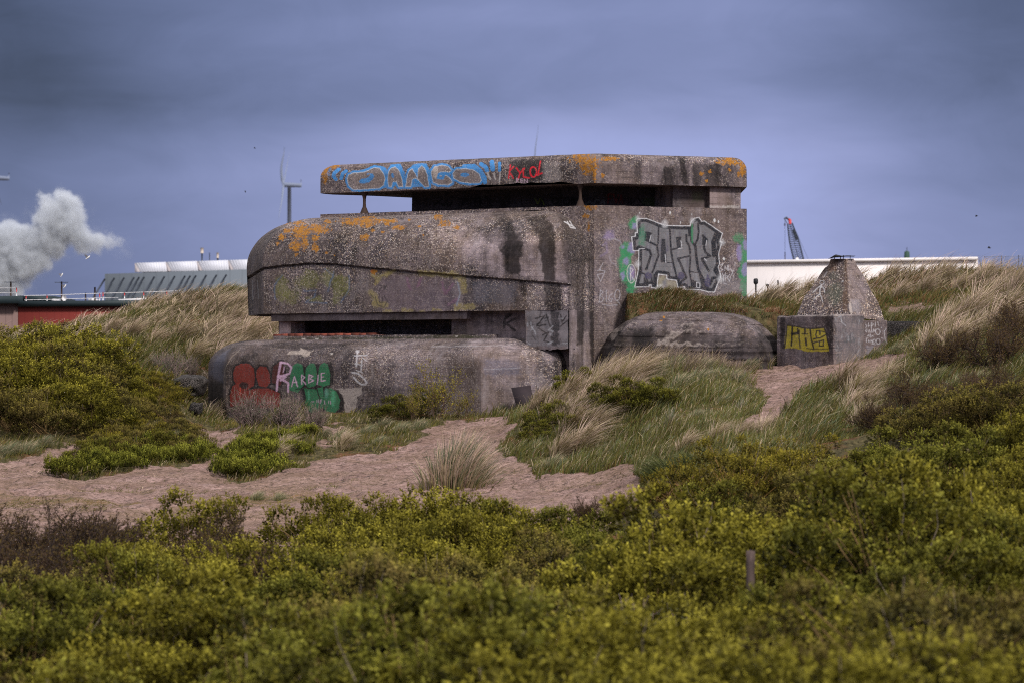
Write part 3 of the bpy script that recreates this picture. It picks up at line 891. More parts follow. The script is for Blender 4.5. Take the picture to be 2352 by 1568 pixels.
V, Q, T = hbox(623, 1072, -.62, -.16, 1.725, 1.944)
con_part('slot_lintel', V, Q, T, BUNKER, plainp(1.15, .15), wob=.006)
def paint_jamb(p): p.tone[:] = 1.5; p.peb[:] = .15; p.dark([(668, 730), (705, 730), (705, 775), (668, 775)], .5, 1, 1)
V, Q, T = hbox(642, 668, -1.6, -.42, 1.30, 1.722)
con_part('slot_jamb', V, Q, T, BUNKER, plainp(3.0, .1), wob=.006)
V, Q, T = hbox(669, 703, -2.2, -1.1, 1.30, 1.722)
con_part('slot_jamb', V, Q, T, BUNKER, plainp(.8, .2), wob=.006)
V, Q, T = hbox(1037, 1073, -2.2, -.60, 1.17, 1.722)
con_part('slot_jamb', V, Q, T, BUNKER, plainp(1.3, .3), wob=.015)


def paint_rec(p):
    p.tone[:] = 1.35; p.peb[:] = .15
    p.use(cH)
    p.dark([(1560, 380), (1720, 390), (1700, 480), (1600, 500)], .75, 5, 12)
    for L in ([(1850, 405), (1810, 430), (1805, 490)], [(1880, 430), (1820, 460), (1880, 510)], [(1815, 410), (1850, 400)]): p.line(L, 17, (.015, .015, .016), .95)
    p.dark([(1900, 560), (2300, 560), (2300, 700), (2100, 700)], .9)
    p.poly([(1150, 520), (1700, 560), (1600, 580), (1100, 570)], (.05, .06, .02), .4, 4, 0, 8, .6)


V, Q, T = hbox(1072, 1309, -.95, -.48, -1.2, 1.944)
con_part('recess_wall', V, Q, T, BUNKER, paint_rec)['label'] = 'stained tan wall beside the observation slot'
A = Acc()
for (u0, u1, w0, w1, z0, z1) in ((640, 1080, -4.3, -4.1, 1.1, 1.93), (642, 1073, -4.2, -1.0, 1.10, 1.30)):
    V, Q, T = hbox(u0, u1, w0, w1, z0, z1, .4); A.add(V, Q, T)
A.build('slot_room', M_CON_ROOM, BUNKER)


def paint_patch(p):
    p.tone[:] = 1.25; p.peb[:] = .1
    p.use(cH)
    p.poly([(1955, 375), (2250, 370), (2255, 620), (1960, 610)], (.20, .19, .215), .7, 3, 0, 6, .4)
    p.poly([(2120, 375), (2180, 375), (2180, 620), (2130, 610)], (.02, .02, .024), .9, 2, 0, 8)
    rr = R_(8)
    for L in ([(2020, 430), (2080, 410), (2030, 480), (2090, 470)], [(2090, 400), (2120, 480)], [(2070, 540), (2110, 520), (2080, 580), (2120, 590)], [(2190, 400), (2200, 450), (2230, 410)], [(2190, 480), (2240, 440), (2250, 500)], [(2100, 530), (2050, 500)]): p.line(L, 10, BLACK, .9)
    for i in range(26):
        x, y = rr.uniform(1965, 2245), rr.uniform(385, 600)
        p.line([(x, y), (x + rr.uniform(-35, 35), y + rr.uniform(-35, 35))], rr.uniform(5, 12), BLACK if i % 2 else (.4, .4, .44), .7, 1, 3, .3)


V, Q, T = hbox(1207, 1304, -.45, -.02, .84, 1.943, .018)
V[:, 2] = np.where(V[:, 2] < 1.0, V[:, 2] + (fbm(V[:, 0] * 4, V[:, 1] * 4, 0, 3) - .5) * .12, V[:, 2])
con_part('rough_patch', V, Q, T, BUNKER, paint_patch, wob=.03)['label'] = 'rough pale block under the hood, scribbled black'

# bricks of the slot sill
M_BRICK = simple_mat('red_brick', (.3, .1, .06), .9, .3, 20, use_col=True)
A = Acc(); rr = R_(2); u = 628.0
while u < 868:
    wd = rr.uniform(15, 21); s0, s1 = HS(u, -.22), HS(u + wd - 1.2, -.22)
    z1 = 1.350 + rr.uniform(-.012, .008) - (.05 if u > 850 else 0)
    c = np.array([.20, .052, .034]) * rr.uniform(.45, 1.25) if rr.rand() > .15 else np.array([.22, .17, .14])
    V = []
    for z in (1.278, z1):
        for (s_, w_) in ((s0, -.22), (s1, -.22), (s1, -.5), (s0, -.5)):
            q = H0 + DL * s_ + NL * (w_ + rr.uniform(0, .006)); V.append((q[0], q[1], z))
    A.add(V, [(0, 1, 5, 4), (1, 2, 6, 5), (2, 3, 7, 6), (3, 0, 4, 7), (4, 5, 6, 7)], C=c)
    u += wd
A.build('brick_course', M_BRICK, BUNKER)['label'] = 'single course of red bricks below the slot'


def paint_sill(p):
    p.tone[:] = 1.2; p.peb[:] = .6
    p.use(c3)
    p.poly([(600, 430), (1900, 405), (2130, 415), (2130, 440), (600, 450)], (.045, .05, .018), .75, 3, 0, 9, .7)
    for cx, cy, rx, ry in ((762, 434, 18, 7), (858, 432, 14, 5), (1030, 432, 12, 4), (1885, 412, 12, 5), (1335, 436, 6, 4)): p.ell(cx, cy, rx, ry, (.6, .55, .5), .95, .8)


V, Q, T = hbox(628, 1128, -4.0, -.12, 1.16, 1.282, .02)
con_part('slot_sill', V, Q, T, BUNKER, paint_sill, wob=.02)

# ------------------------------------------------ lower casemate
F0 = H0 + NL * 1.0
LP = [(-9.29, 106.5), tuple(on_line(F0, DL, 520)), (-.877, 98.8), (1.405, 98.62), (2.15, 100.2), (3.4, 103.6), (-4.5, 111.5), (-7.8, 110.5)]


def paint_low(p):
    p.peb[:] = .6; p.tone[:] = .86
    p.use(cC)
    p.dark([(40, 100), (230, 60), (240, 990), (30, 990)], .58, 2, 3)  # shade of the left end face painted in, deeper low down
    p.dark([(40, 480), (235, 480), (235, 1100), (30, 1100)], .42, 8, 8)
    p.poly([(60, 400), (130, 200), (300, 110), (230, 300), (215, 500)], (.14, .15, .22), .5, 6, 0, 6, .4)  # bluish cast of that shaded face, also painted
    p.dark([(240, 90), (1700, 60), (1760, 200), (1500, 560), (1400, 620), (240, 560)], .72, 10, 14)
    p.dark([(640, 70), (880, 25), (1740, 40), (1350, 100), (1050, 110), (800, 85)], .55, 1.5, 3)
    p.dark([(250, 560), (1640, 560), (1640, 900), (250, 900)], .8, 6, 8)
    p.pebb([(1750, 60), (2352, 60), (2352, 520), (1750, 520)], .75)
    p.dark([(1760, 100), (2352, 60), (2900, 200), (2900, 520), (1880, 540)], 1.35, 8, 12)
    p.dark([(225, 500), (290, 560), (300, 800), (240, 790)], 1.9, 3, 8)
    p.poly([(975, 160), (1010, 130), (1130, 120), (1150, 100), (1230, 130), (1285, 125), (1250, 170), (1170, 200), (1150, 165), (1000, 172)], (.42, .35, .31), .85, 1.5, 0, 8, .5)
    p.ell(1500, 156, 15, 10, (.5, .45, .42), .9)
    p.poly([(1540, 562), (1870, 560), (1850, 620), (1800, 680), (1790, 780), (1730, 880), (1670, 880), (1640, 700), (1600, 610)], (.34, .29, .27), .92, 1.5, 0, 9, .5)
    p.poly([(1860, 600), (1900, 590), (1820, 740), (1790, 760)], (.12, .1, .1), .6, 2)
    K = (.010, .009, .010)
    reds = [[(345, 470), (340, 380), (370, 300), (450, 265), (530, 270), (590, 330), (605, 430), (590, 530), (500, 600), (400, 560)],
            [(610, 440), (612, 350), (660, 300), (740, 310), (780, 400), (785, 500), (730, 560), (640, 540)],
            [(792, 420), (810, 310), (880, 250), (925, 240), (950, 400), (900, 540), (800, 500)],
            [(300, 650), (330, 540), (400, 490), (455, 500), (500, 620), (460, 780), (300, 780)],
            [(460, 600), (600, 560), (760, 560), (900, 620), (900, 800), (460, 800)]]
    for L in reds: p.poly(L, K, .95, .8, 3.2)
    for i, L in enumerate(reds): p.poly(L, (.20, .026, .018) if i != 2 else (.08, .02, .018), .9, .8, -1.0, 2, .3)
    p.ell(470, 530, 55, 40, K, .9); p.line([(430, 560), (425, 640)], 14, (.5, .06, .03), .9)
    p.poly([(1040, 330), (1500, 250), (1530, 400), (1515, 520), (1470, 560), (1580, 580), (1640, 680), (1650, 800), (1600, 880), (1200, 880), (1150, 600)], K, .93, 1.2, 0, 3)
    greens = [[(1010, 420), (1030, 310), (1100, 265), (1160, 285), (1178, 400), (1175, 520), (1100, 620), (1000, 580)],
              [(1195, 400), (1205, 315), (1255, 268), (1305, 275), (1330, 370), (1318, 530), (1230, 560), (1195, 510)],
              [(1345, 390), (1360, 300), (1410, 258), (1455, 280), (1485, 400), (1478, 520), (1405, 542), (1345, 520)],
              [(1190, 610), (1170, 560), (1320, 575), (1355, 690), (1350, 830), (1250, 850), (1185, 760)],
              [(1330, 560), (1400, 545), (1410, 700), (1395, 800), (1365, 800), (1370, 680)],
              [(1412, 650), (1432, 582), (1490, 558), (1560, 600), (1602, 700), (1588, 800), (1520, 868), (1445, 858), (1405, 790)]]
    for L in greens: p.poly(L, (.030, .165, .075), .93, .8, 0, 2, .3)
    p.ell(1520, 680, 25, 100, (.09, .36, .2), .7, 3); p.ell(1440, 620, 25, 60, (.12, .3, .24), .6, 3); p.ell(1230, 650, 12, 60, (.1, .34, .22), .7, 2)
    p.line([(1080, 575), (1150, 570), (1190, 640), (1195, 710)], 10, K, .95); p.line([(1220, 565), (1300, 560), (1340, 520)], 14, K, .95)
    PK = (.56, .36, .50)
    for L, wd in (([(905, 262), (880, 380), (862, 490), (855, 590)], 26), ([(905, 262), (985, 272), (1028, 320), (1000, 392), (880, 430)], 24), ([(880, 440), (990, 500), (988, 605)], 24),
                  ([(870, 420), (960, 430), (900, 470)], 26), ([(945, 312), (930, 375)], 14), ([(1030, 540), (1064, 418), (1102, 545)], 13), ([(1045, 495), (1092, 488)], 11),
                  ([(1150, 512), (1150, 405), (1190, 432), (1155, 462), (1198, 512)], 13), ([(1235, 492), (1236, 400), (1282, 420), (1245, 446), (1290, 472), (1235, 500)], 13),
                  ([(1345, 408), (1333, 512)], 13), ([(1380, 390), (1378, 478), (1422, 470)], 12), ([(1380, 390), (1416, 384)], 11), ([(1380, 432), (1410, 428)], 10),
                  ([(1265, 720), (1290, 720)], 8), ([(1325, 700), (1325, 728)], 7), ([(1342, 700), (1344, 728)], 7), ([(1366, 745), (1366, 702), (1388, 700)], 7), ([(1366, 720), (1382, 720)], 7), ([(1416, 705), (1422, 750)], 8), ([(1465, 710), (1466, 740)], 7), ([(1486, 710), (1490, 750)], 7)):
        p.line(L, wd, PK, .95, .9, 2, .2)
    W2 = (.48, .46, .49)
    p.ell(1808, 132, 22, 20, W2, .9)
    for L, wd in (([(1768, 180), (1915, 174)], 14), ([(1808, 140), (1800, 200), (1790, 305)], 18), ([(1856, 235), (1846, 350)], 15), ([(1775, 272), (1862, 290)], 14), ([(1862, 206), (1912, 240)], 11), ([(1790, 350), (1868, 380)], 13),
                  ([(1742, 376), (1815, 390), (1870, 440), (1915, 492), (1900, 520), (1850, 520), (1800, 478), (1762, 435)], 20), ([(1850, 320), (1852, 360)], 12)): p.line(L, wd, W2, .9, 1)
    p.dark([(350, 190), (620, 150), (600, 230), (420, 260)], .5, 4, 12)
    p.line([(238, 560), (232, 420), (262, 300), (330, 190), (420, 110)], 9, (.26, .21, .17), .7, 1, 3, .4)  # painted highlight along the left arris
    p.dark([(240, 780), (2352, 800), (2352, 1000), (240, 1000)], .72, 10, 14)  # darker foot: contact shade painted in together with soil splash
    TL = [p.T(q) for q in ((230, 372), (600, 372), (1340, 372))]; p.dline(TL, 2.2, .35, .5, 1)
    TL = [p.T(q) for q in ((1240, 180), (1400, 172), (1550, 200), (1800, 205), (2000, 235), (2300, 240))]; p.dline(TL, 2.4, .35, .5, 2.5)
    TL = [p.T(q) for q in ((1500, 375), (1900, 380), (2050, 400))]; p.dline(TL, 2.4, .3, .5, 2)
    TL = [p.T(q) for q in ((40, 525), (230, 535), (1500, 540), (1650, 552), (1760, 545), (1870, 548), (2352, 528))]; p.dline(TL, 3.6, .10, .6, 2.5)
    TL = [p.T(q) for q in ((1800, 785), (2120, 785))]; p.dline(TL, 1.2, 1.8, .5, 1.5)
    p.dline([p.T(q) for q in ((1180, 788), (1640, 790))], 1.0, .35, .5, 1)
    p.use(c3)
    p.pebb([(2000, 440), (2352, 470), (2352, 1000), (2070, 960)], .25); p.dark([(1980, 440), (2352, 460), (2700, 600), (2700, 760), (2070, 740)], 1.6, 10, 14)
    p.poly([(2080, 570), (2352, 600), (2352, 700), (2090, 690)], (.16, .17, .27), .35, 8, 0, 10, .5)
    p.dline([p.T(q) for q in ((2085, 748), (2170, 738), (2352, 752))], 2.2, .2, .8, 2)
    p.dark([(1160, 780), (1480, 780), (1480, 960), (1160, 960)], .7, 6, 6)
    p.dark([(2075, 755), (2800, 755), (2800, 1000), (2075, 1000)], 1.35, 2, 3)
    p.line([(1700, 488), (2300, 480)], 5, (.45, .42, .44), .5, 1, 3, .6); p.line([(1100, 610), (2000, 640)], 4, (.4, .38, .38), .3, 1, 4, .6); p.line([(2090, 655), (2352, 645)], 7, (.42, .42, .48), .5, 1, 3, .6)
    p.use(tf(1200, 850, 800))
    p.dark([(500, 60), (665, 80), (660, 260), (590, 290), (540, 160)], .55, 6, 6)
    p.dark([(540, 150), (560, 150), (590, 290), (570, 290)], .4, 3, 3)
    p.dline([p.T(q) for q in ((20, 305), (120, 290), (240, 300), (420, 285))], 2.0, .25, .8, 2)


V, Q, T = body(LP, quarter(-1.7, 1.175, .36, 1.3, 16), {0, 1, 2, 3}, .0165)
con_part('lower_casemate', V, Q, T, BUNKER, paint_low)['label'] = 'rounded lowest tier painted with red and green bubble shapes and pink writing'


# pier joining hood and ground at the corner
def paint_pp(p):
    p.peb[:] = .3; p.tone[:] = 1.0
    p.use(c2)
    p.dark([(665, 1200), (720, 1200), (730, 1567), (668, 1567)], 1.6, 3, 6)
    p.dark([(700, 1250), (770, 1250), (755, 1500), (715, 1500)], .35, 3, 8)
    p.dark([(805, 1250), (870, 1250), (870, 1700), (820, 1700)], .35, 3, 6)
    p.dark([(760, 1400), (810, 1400), (810, 1800), (760, 1800)], 1.7, 3, 6)
    p.dark([(660, 1250), (860, 1250), (860, 1500), (660, 1500)], .8, 4)


V, Q, T = body([(1.612, 98.31), (2.33, 99.99), (2.6, 101.5), (1.63, 99.8)], [(0, -1.7), (0, 1.943)], {0, 3}, .018)
con_part('corner_buttress', V, Q, T, BUNKER, paint_pp)['label'] = 'dark water-streaked strip of wall at the inner corner'

# ------------------------------------------------ low rounded mass on the right
MP = [(2.42, 99.6), (2.70, 97.8), (7.1, 97.2), (7.95, 99.8), (7.9, 103.2), (2.9, 103.4)]


def paint_mass(p):
    p.peb[:] = .35
    p.use(c2)
    p.tone *= .85
    p.dark([(860, 1400), (2200, 1440), (2200, 1800), (860, 1800)], .42, 8, 18)
    p.dark([(1130, 1380), (1280, 1370), (1230, 1800), (1080, 1800)], .3, 6, 10)
    for q in (960, 1010, 1340, 1500, 1720, 1900, 2050): p.dark([(q, 1330), (q + 45, 1330), (q + 30, 1650), (q - 15, 1650)], .6, 5, 14)
    p.dark([(880, 1300), (1100, 1290), (960, 1700), (870, 1700)], .8, 8, 10)
    TA = (.42, .35, .32)
    for P_ in ([(970, 1390), (1060, 1380), (1000, 1440), (960, 1500), (950, 1450)], [(870, 1490), (950, 1495), (1090, 1503), (1080, 1510), (880, 1500)], [(1280, 1500), (1420, 1400), (1640, 1395), (1650, 1410), (1500, 1420), (1380, 1480), (1700, 1500), (1940, 1495), (1930, 1506), (1600, 1520), (1290, 1515)],
               [(1890, 1300), (1960, 1305), (1950, 1315), (1890, 1310)], [(1400, 1370), (1540, 1340), (1660, 1345), (1500, 1370)], [(1300, 1540), (1500, 1545), (1620, 1560), (1320, 1560)]):
        p.poly(P_, TA, .5, 2.5, -1.5, 16, .8)
    p.pebb([(1060, 1260), (1850, 1250), (2000, 1320), (1100, 1360)], .5)
    p.dark([(1600, 1320), (2150, 1330), (2180, 1440), (1700, 1480)], 1.3, 8, 14)
    p.lichen([(1350, 1302, 10, 8), (1330, 1328, 8, 6), (1680, 1392, 8, 6), (1860, 1250, 12, 6)])
    p.dline([p.T(q) for q in ((1640, 1340), (1700, 1335), (1760, 1332))], 2, .2, .8, 2)
    p.dline([p.T(q) for q in ((1280, 1515), (1600, 1540), (2180, 1530))], 2, .3, .8, 3)


V, Q, T = body(MP, quarter(-.8, 1.90, .30, 1.85, 16), {0, 1, 2}, .022)
V[:, :2] += (NR * 1.0)[None, :] * (sstep(.45, .6, fbm(V[:, 2] * 7, V[:, 0] * .25, 0, 77, 2)) * .06 * (V[:, 2] < 1.7))[:, None]
con_part('rounded_side_mass', V, Q, T, BUNKER, paint_mass, wob=.03)['label'] = 'low rounded concrete mass with pale scrapes at the foot of the right wall'
for u in (1661, 1683, 1702):
    x, Y = XZ(u, 0, 98.9)[:2]; A = Acc()
    A.tube([(x - .04, Y, 1.85), (x - .045, Y, 1.93), (x, Y, 1.98), (x + .045, Y, 1.93), (x + .04, Y, 1.85)], .012, 5)
    A.build('iron_loop', M_RUST, BUNKER)

# ---------------------------------------------------------------- pyramid monument
MON = empty('pyramid_monument', (0, 0, 0))
tag(MON, 'truncated pebbled concrete pyramid on a square base with yellow lettering, right of the bunker', 'monument')


def paint_pyr(p):
    p.peb[:] = 1.7
    p.use(cP)
    p.dark([(1010, 90), (1110, 90), (1560, 940), (1060, 840)], 1.25, 1, 2)  # right face lightened: fall of light painted into the tone
    p.pebb([(1010, 90), (1110, 90), (1300, 500), (1250, 800), (1060, 840)], .45)
    p.poly([(980, 100), (1010, 100), (1030, 820), (960, 820)], (.13, .07, .035), .5, 2, 0, 6, .5)
    p.poly([(800, 100), (900, 100), (860, 300), (760, 250)], (.14, .07, .035), .5, 3, 0, 8, .6)
    p.ell(850, 570, 110, 160, (.10, .13, .09), .45, 8, 14, .7); p.ell(830, 330, 70, 60, (.07, .09, .07), .5, 6, 10, .6)
    p.ell(1130, 740, 90, 90, (.24, .23, .27), .5, 6, 10, .6)
    p.poly([(1040, 680), (1070, 700), (1100, 830), (1060, 835)], (.42, .36, .33), .8, 1.5, 0, 4)
    Wf = (.5, .49, .51)
    p.ell(672, 415, 30, 27, Wf, .9, ringw=9)
    for L in ([(660, 445), (650, 500), (640, 572)], [(655, 458), (600, 500), (552, 545)], [(662, 468), (700, 500), (710, 550)], [(640, 572), (565, 636)], [(640, 572), (668, 620), (682, 672)]): p.line(L, 15, Wf, .9, .8)
    p.line([(750, 260), (700, 340)], 11, Wf, .4, 1.5)
    p.ell(955, 398, 14, 12, Wf, .9)


def E3(L): return [tuple(XZ(u, v, Y)) for u, v, Y in L]


le = E3([(1829, 722, 98.4), (1848, 681, 98.4), (1870, 650, 98.45), (1895.5, 614.5, 98.5), (1904, 609.4, 98.5), (1909, 595, 98.6)])
ar = E3([(1953, 724, 97.0), (1949, 681, 97.4), (1943, 596, 98.1)])
re = E3([(2033, 737, 98.1), (2017.8, 696, 98.2), (1995.7, 658.6, 98.3), (1982, 631.5, 98.4), (1967, 609.4, 98.5), (1960, 594.5, 98.6)])
bk = E3([(1925, 724, 101.0), (1930, 596, 99.2)])
V, Q = join([loft(le, ar, 90, 90), loft(ar, re, 90, 70), loft(re, bk, 30, 20), loft(bk, le, 30, 20),
             loft([le[-1], bk[-1]], [ar[-1], re[-1]], 20, 20)])
V[:, 2] -= .02 * (V[:, 2] < 1.85)
pyr = con_part('pyramid', V, Q, [], MON, paint_pyr, wob=.03)
pyr['label'] = 'rough pebbled truncated pyramid with a white chalk stick figure'


def paint_base(p):
    p.peb[:] = .4
    p.use(cP)
    p.tone[:] = 1.2; p.dark([(60, 850), (830, 850), (820, 1000), (700, 1010), (200, 990), (160, 1300), (60, 1300)], .8, 3, 8)
    p.dark([(95, 880), (180, 900), (170, 1300), (120, 1320)], .4, 4, 8)
    p.dark([(700, 880), (800, 900), (830, 1400), (760, 1400)], .5, 4, 10)
    p.dark([(60, 900), (110, 900), (110, 1350), (60, 1350)], 1.5, 3, 6)
    p.poly([(70, 850), (840, 838), (1180, 845), (1200, 862), (840, 862), (90, 872)], (.34, .3, .28), .55, 1.5, 0, 6, .5)
    p.poly([(840, 870), (1240, 880), (1240, 1400), (860, 1510)], (.15, .145, .165), .5, 3, 0, 10, .5)
    p.dark([(1080, 850), (1240, 870), (1230, 960), (1090, 960)], .6, 4, 10)
    YE, K = (.50, .40, .028), (.012, .012, .012)
    YP = [(205, 990), (400, 1030), (560, 1045), (700, 1035), (775, 1295), (770, 1340), (480, 1345), (300, 1300), (165, 1290), (175, 1150)]
    p.poly(YP, YE, .95, .8, 0, 3, .25)
    for L, wd in (([(205, 990), (172, 1280)], 16), ([(205, 985), (420, 1030), (560, 1040), (700, 1025), (780, 1300)], 16), ([(775, 1302), (560, 1312), (470, 1300)], 12), ([(275, 1010), (262, 1260)], 26), ([(270, 1110), (350, 1100)], 40), ([(345, 1040), (350, 1110)], 22),
                  ([(362, 1060), (372, 1180), (386, 1290)], 18), ([(440, 1040), (442, 1112)], 24), ([(405, 1112), (480, 1112)], 16), ([(450, 1175), (462, 1255)], 28), ([(512, 1040), (530, 1190), (562, 1305)], 22),
                  ([(700, 1085), (600, 1068), (592, 1125), (610, 1170)], 16), ([(640, 1070), (645, 1120)], 20), ([(740, 1112), (650, 1160), (560, 1180)], 18), ([(560, 1228), (690, 1190), (695, 1262), (640, 1262)], 18), ([(640, 1215), (640, 1260)], 14)):
        p.line(L, wd, K, .95, .8, 1.2, .1)
    rr = R_(12)
    for i in range(34):
        x, y = rr.uniform(860, 1200), rr.uniform(880, 1350)
        p.line([(x, y), (x + rr.uniform(-20, 20), y + rr.uniform(20, 90))], rr.uniform(6, 14), (.33, .34, .38) if i % 2 else (.05, .055, .07), .5, 1.5, 4, .4)
    p.line([(900, 880), (930, 870), (940, 950), (1000, 1000)], 12, (.42, .42, .46), .7)
    for L in ([(990, 1180), (980, 1220), (1010, 1230), (1015, 1150)], [(1050, 1150), (1055, 1220), (1090, 1210)], [(1100, 1160), (1110, 1220), (1130, 1160)]): p.line(L, 12, (.06, .08, .09), .8)
    p.poly([(1250, 930), (1550, 930), (1570, 1280), (1260, 1290)], (.075, .055, .065), .6, 4, 0, 6, .4)
    W3 = (.5, .48, .52)
    for L in ([(1265, 980), (1285, 1000), (1270, 1030)], [(1310, 960), (1305, 1020)], [(1300, 990), (1330, 1000)], [(1345, 960), (1350, 1040)], [(1345, 960), (1375, 980), (1352, 1000)], [(1400, 960), (1400, 1010)], [(1430, 950), (1445, 1000)],
              [(1290, 1040), (1268, 1070), (1285, 1090), (1292, 1060)], [(1310, 1090), (1320, 1050), (1335, 1090)], [(1350, 1050), (1355, 1085)], [(1370, 1085), (1375, 1045), (1400, 1085), (1405, 1045)], [(1290, 1140), (1310, 1120), (1315, 1145)], [(1330, 1150), (1330, 1110)], [(1345, 1145), (1365, 1125), (1370, 1145)],
              [(1275, 1215), (1280, 1165), (1300, 1165)], [(1300, 1215), (1305, 1190), (1320, 1215)], [(1335, 1215), (1340, 1190), (1352, 1215)], [(1365, 1190), (1360, 1230)], [(1475, 1160), (1500, 1165)], [(1475, 1020), (1480, 1030)], [(1350, 1240), (1400, 1250)],
              [(1540, 1040), (1515, 1080), (1530, 1180), (1560, 1240)]): p.line(L, 9, W3, .9, .7)
    p.ell(1430, 1080, 28, 42, W3, .9, ringw=9); p.ell(1385, 1205, 16, 24, W3, .9, ringw=8); p.ell(1435, 1210, 24, 38, W3, .9, ringw=9)
    p.poly([(1270, 1270), (1370, 1270), (1350, 1360), (1290, 1380)], (.3, .29, .36), .5, 4, 0, 8, .6)


b1 = [(7.46, 98.0), (8.856, 96.0), (9.79, 96.75), (9.9, 98.2), (8.0, 99.8)]
b2 = [(9.2, 97.35), (9.86, 97.35), (10.56, 98.0), (10.5, 100.2), (9.0, 100.2)]
V1, Q1, T1 = body(b1, quarter(-.2, 1.768, 1.70, .06, 4), {0, 1}, .018)
V2, Q2, T2 = body(b2, [(0, -.2), (0, 1.64)], {0, 1}, .018)
con_part('base', np.vstack([V1, V2]), np.vstack([Q1, Q2 + len(V1)]), np.vstack([T1, T2 + len(V1)]), MON, paint_base, wob=.025)['label'] = 'square concrete base with yellow and black block letters and white handwriting'
M_IRON = simple_mat('black_iron', (.012, .012, .014), .6, .3, 9)
A = Acc()
for u, v0, v1 in ((1917, 597, 588), (1930.5, 596, 588), (1937, 596, 586.5), (1952.7, 596, 587)):
    A.tube([XZ(u, v0 + 3, 98.5), XZ(u, v1, 98.5)], .011, 5)
pl = E3([(1904, 594.5, 98.3), (1918, 588.5, 98.2), (1931, 589.5, 98.3), (1945, 588.6, 98.3), (1963, 589, 98.5)])
V = []; 
for i, q in enumerate(pl):
    h = (.002, .035, .012, .008, .003)[i]
    V += [(q[0], q[1] - .25, q[2] - h), (q[0], q[1] - .25, q[2] + h), (q[0], q[1] + .25, q[2] + h), (q[0], q[1] + .25, q[2] - h)]
Q = [(i * 4 + a, i * 4 + (a + 1) % 4, i * 4 + 4 + (a + 1) % 4, i * 4 + 4 + a) for i in range(4) for a in range(4)]
A.add(V, Q)
A.build('bent_iron_plate', M_IRON, MON)
# ---------------------------------------------------------------- terrain
SL = {   # ground profile seen at each depth: (u, v) pairs
    14: [(0, 3200), (2352, 3200)],
    24: [(0, 2330), (1200, 2350), (2352, 2210)],
    40: [(0, 1750), (1200, 1760), (1800, 1700), (2352, 1590)],
    55: [(0, 1490), (1200, 1490), (1700, 1440), (2352, 1300)],
    64: [(0, 1350), (1200, 1345), (1600, 1290), (2000, 1180), (2352, 1120)],
    70: [(0, 1255), (700, 1255), (1200, 1250), (1500, 1220), (1700, 1160), (2000, 1110), (2352, 1060)],
    76: [(0, 1190), (700, 1190), (1100, 1185), (1400, 1150), (1600, 1085), (1900, 1040), (2100, 1000), (2352, 960)],
    82: [(0, 1130), (400, 1135), (1000, 1120), (1230, 1110), (1400, 1080), (1500, 1040), (1700, 1000), (1800, 985), (2000, 960), (2100, 930), (2352, 860)],
    87: [(0, 1080), (300, 1085), (500, 1085), (700, 1075), (900, 1070), (1100, 1060), (1230, 1045), (1400, 1020), (1600, 965), (1720, 960), (1800, 940), (1900, 915), (2050, 890), (2150, 855), (2352, 800)],
    92: [(0, 1010), (200, 1010), (300, 1040), (480, 1030), (600, 1020), (700, 1010), (900, 1010), (1100, 1010), (1190, 985), (1280, 935), (1450, 885), (1600, 880), (1700, 895), (1760, 900), (1900, 870), (2000, 850), (2100, 825), (2200, 790), (2352, 740)],
    96: [(0, 930), (200, 930), (380, 970), (450, 995), (520, 995), (600, 962), (760, 990), (1000, 975), (1180, 962), (1270, 905), (1400, 862), (1550, 842), (1660, 850), (1720, 862), (1790, 850), (1920, 840), (2040, 815), (2130, 790), (2230, 745), (2352, 700)],
    100: [(0, 880), (250, 870), (380, 900), (440, 955), (480, 985), (540, 985), (620, 965), (900, 955), (1190, 945), (1290, 910), (1370, 870), (1600, 850), (1800, 830), (2040, 790), (2130, 762), (2230, 735), (2352, 690)],
    106: [(0, 840), (300, 820), (390, 860), (430, 930), (470, 985), (560, 985), (640, 930), (1400, 870), (1700, 800), (1800, 760), (2040, 740), (2130, 735), (2250, 720), (2352, 690)],
    112: [(0, 815), (300, 800), (400, 815), (480, 850), (600, 840), (1400, 830), (1700, 735), (1800, 728), (2040, 722), (2130, 705), (2250, 700), (2352, 680)],
    118: [(0, 800), (150, 785), (300, 758), (420, 738), (560, 732), (640, 745), (1400, 800), (1700, 716), (1800, 712), (1900, 700), (2000, 690), (2352, 675)],
    124: [(0, 782), (150, 768), (250, 740), (330, 718), (420, 694), (500, 684), (567, 686), (650, 705), (1400, 780), (1700, 704), (1760, 696), (1850, 686), (1950, 664), (2020, 648), (2120, 642), (2230, 634), (2352, 638)],
    127: [(0, 786), (150, 770), (250, 744), (330, 720), (420, 698), (500, 690), (567, 692), (650, 715), (1400, 790), (1700, 710), (1850, 692), (2020, 656), (2230, 641), (2352, 646)],
    140: [(0, 930), (1200, 960), (2352, 900)],
}
SY = np.array(sorted(SL), float)
UG = np.arange(-900, 3300, 20.0)
ZS = []
for y in SY:
    P = SL[int(y)]
    v = np.interp(UG, [a for a, b in P], [b for a, b in P])
    v = np.convolve(np.pad(v, 2, 'edge'), np.ones(5) / 5, 'valid')
    ZS.append((HV - v) / F * y)
ZS = np.array(ZS)


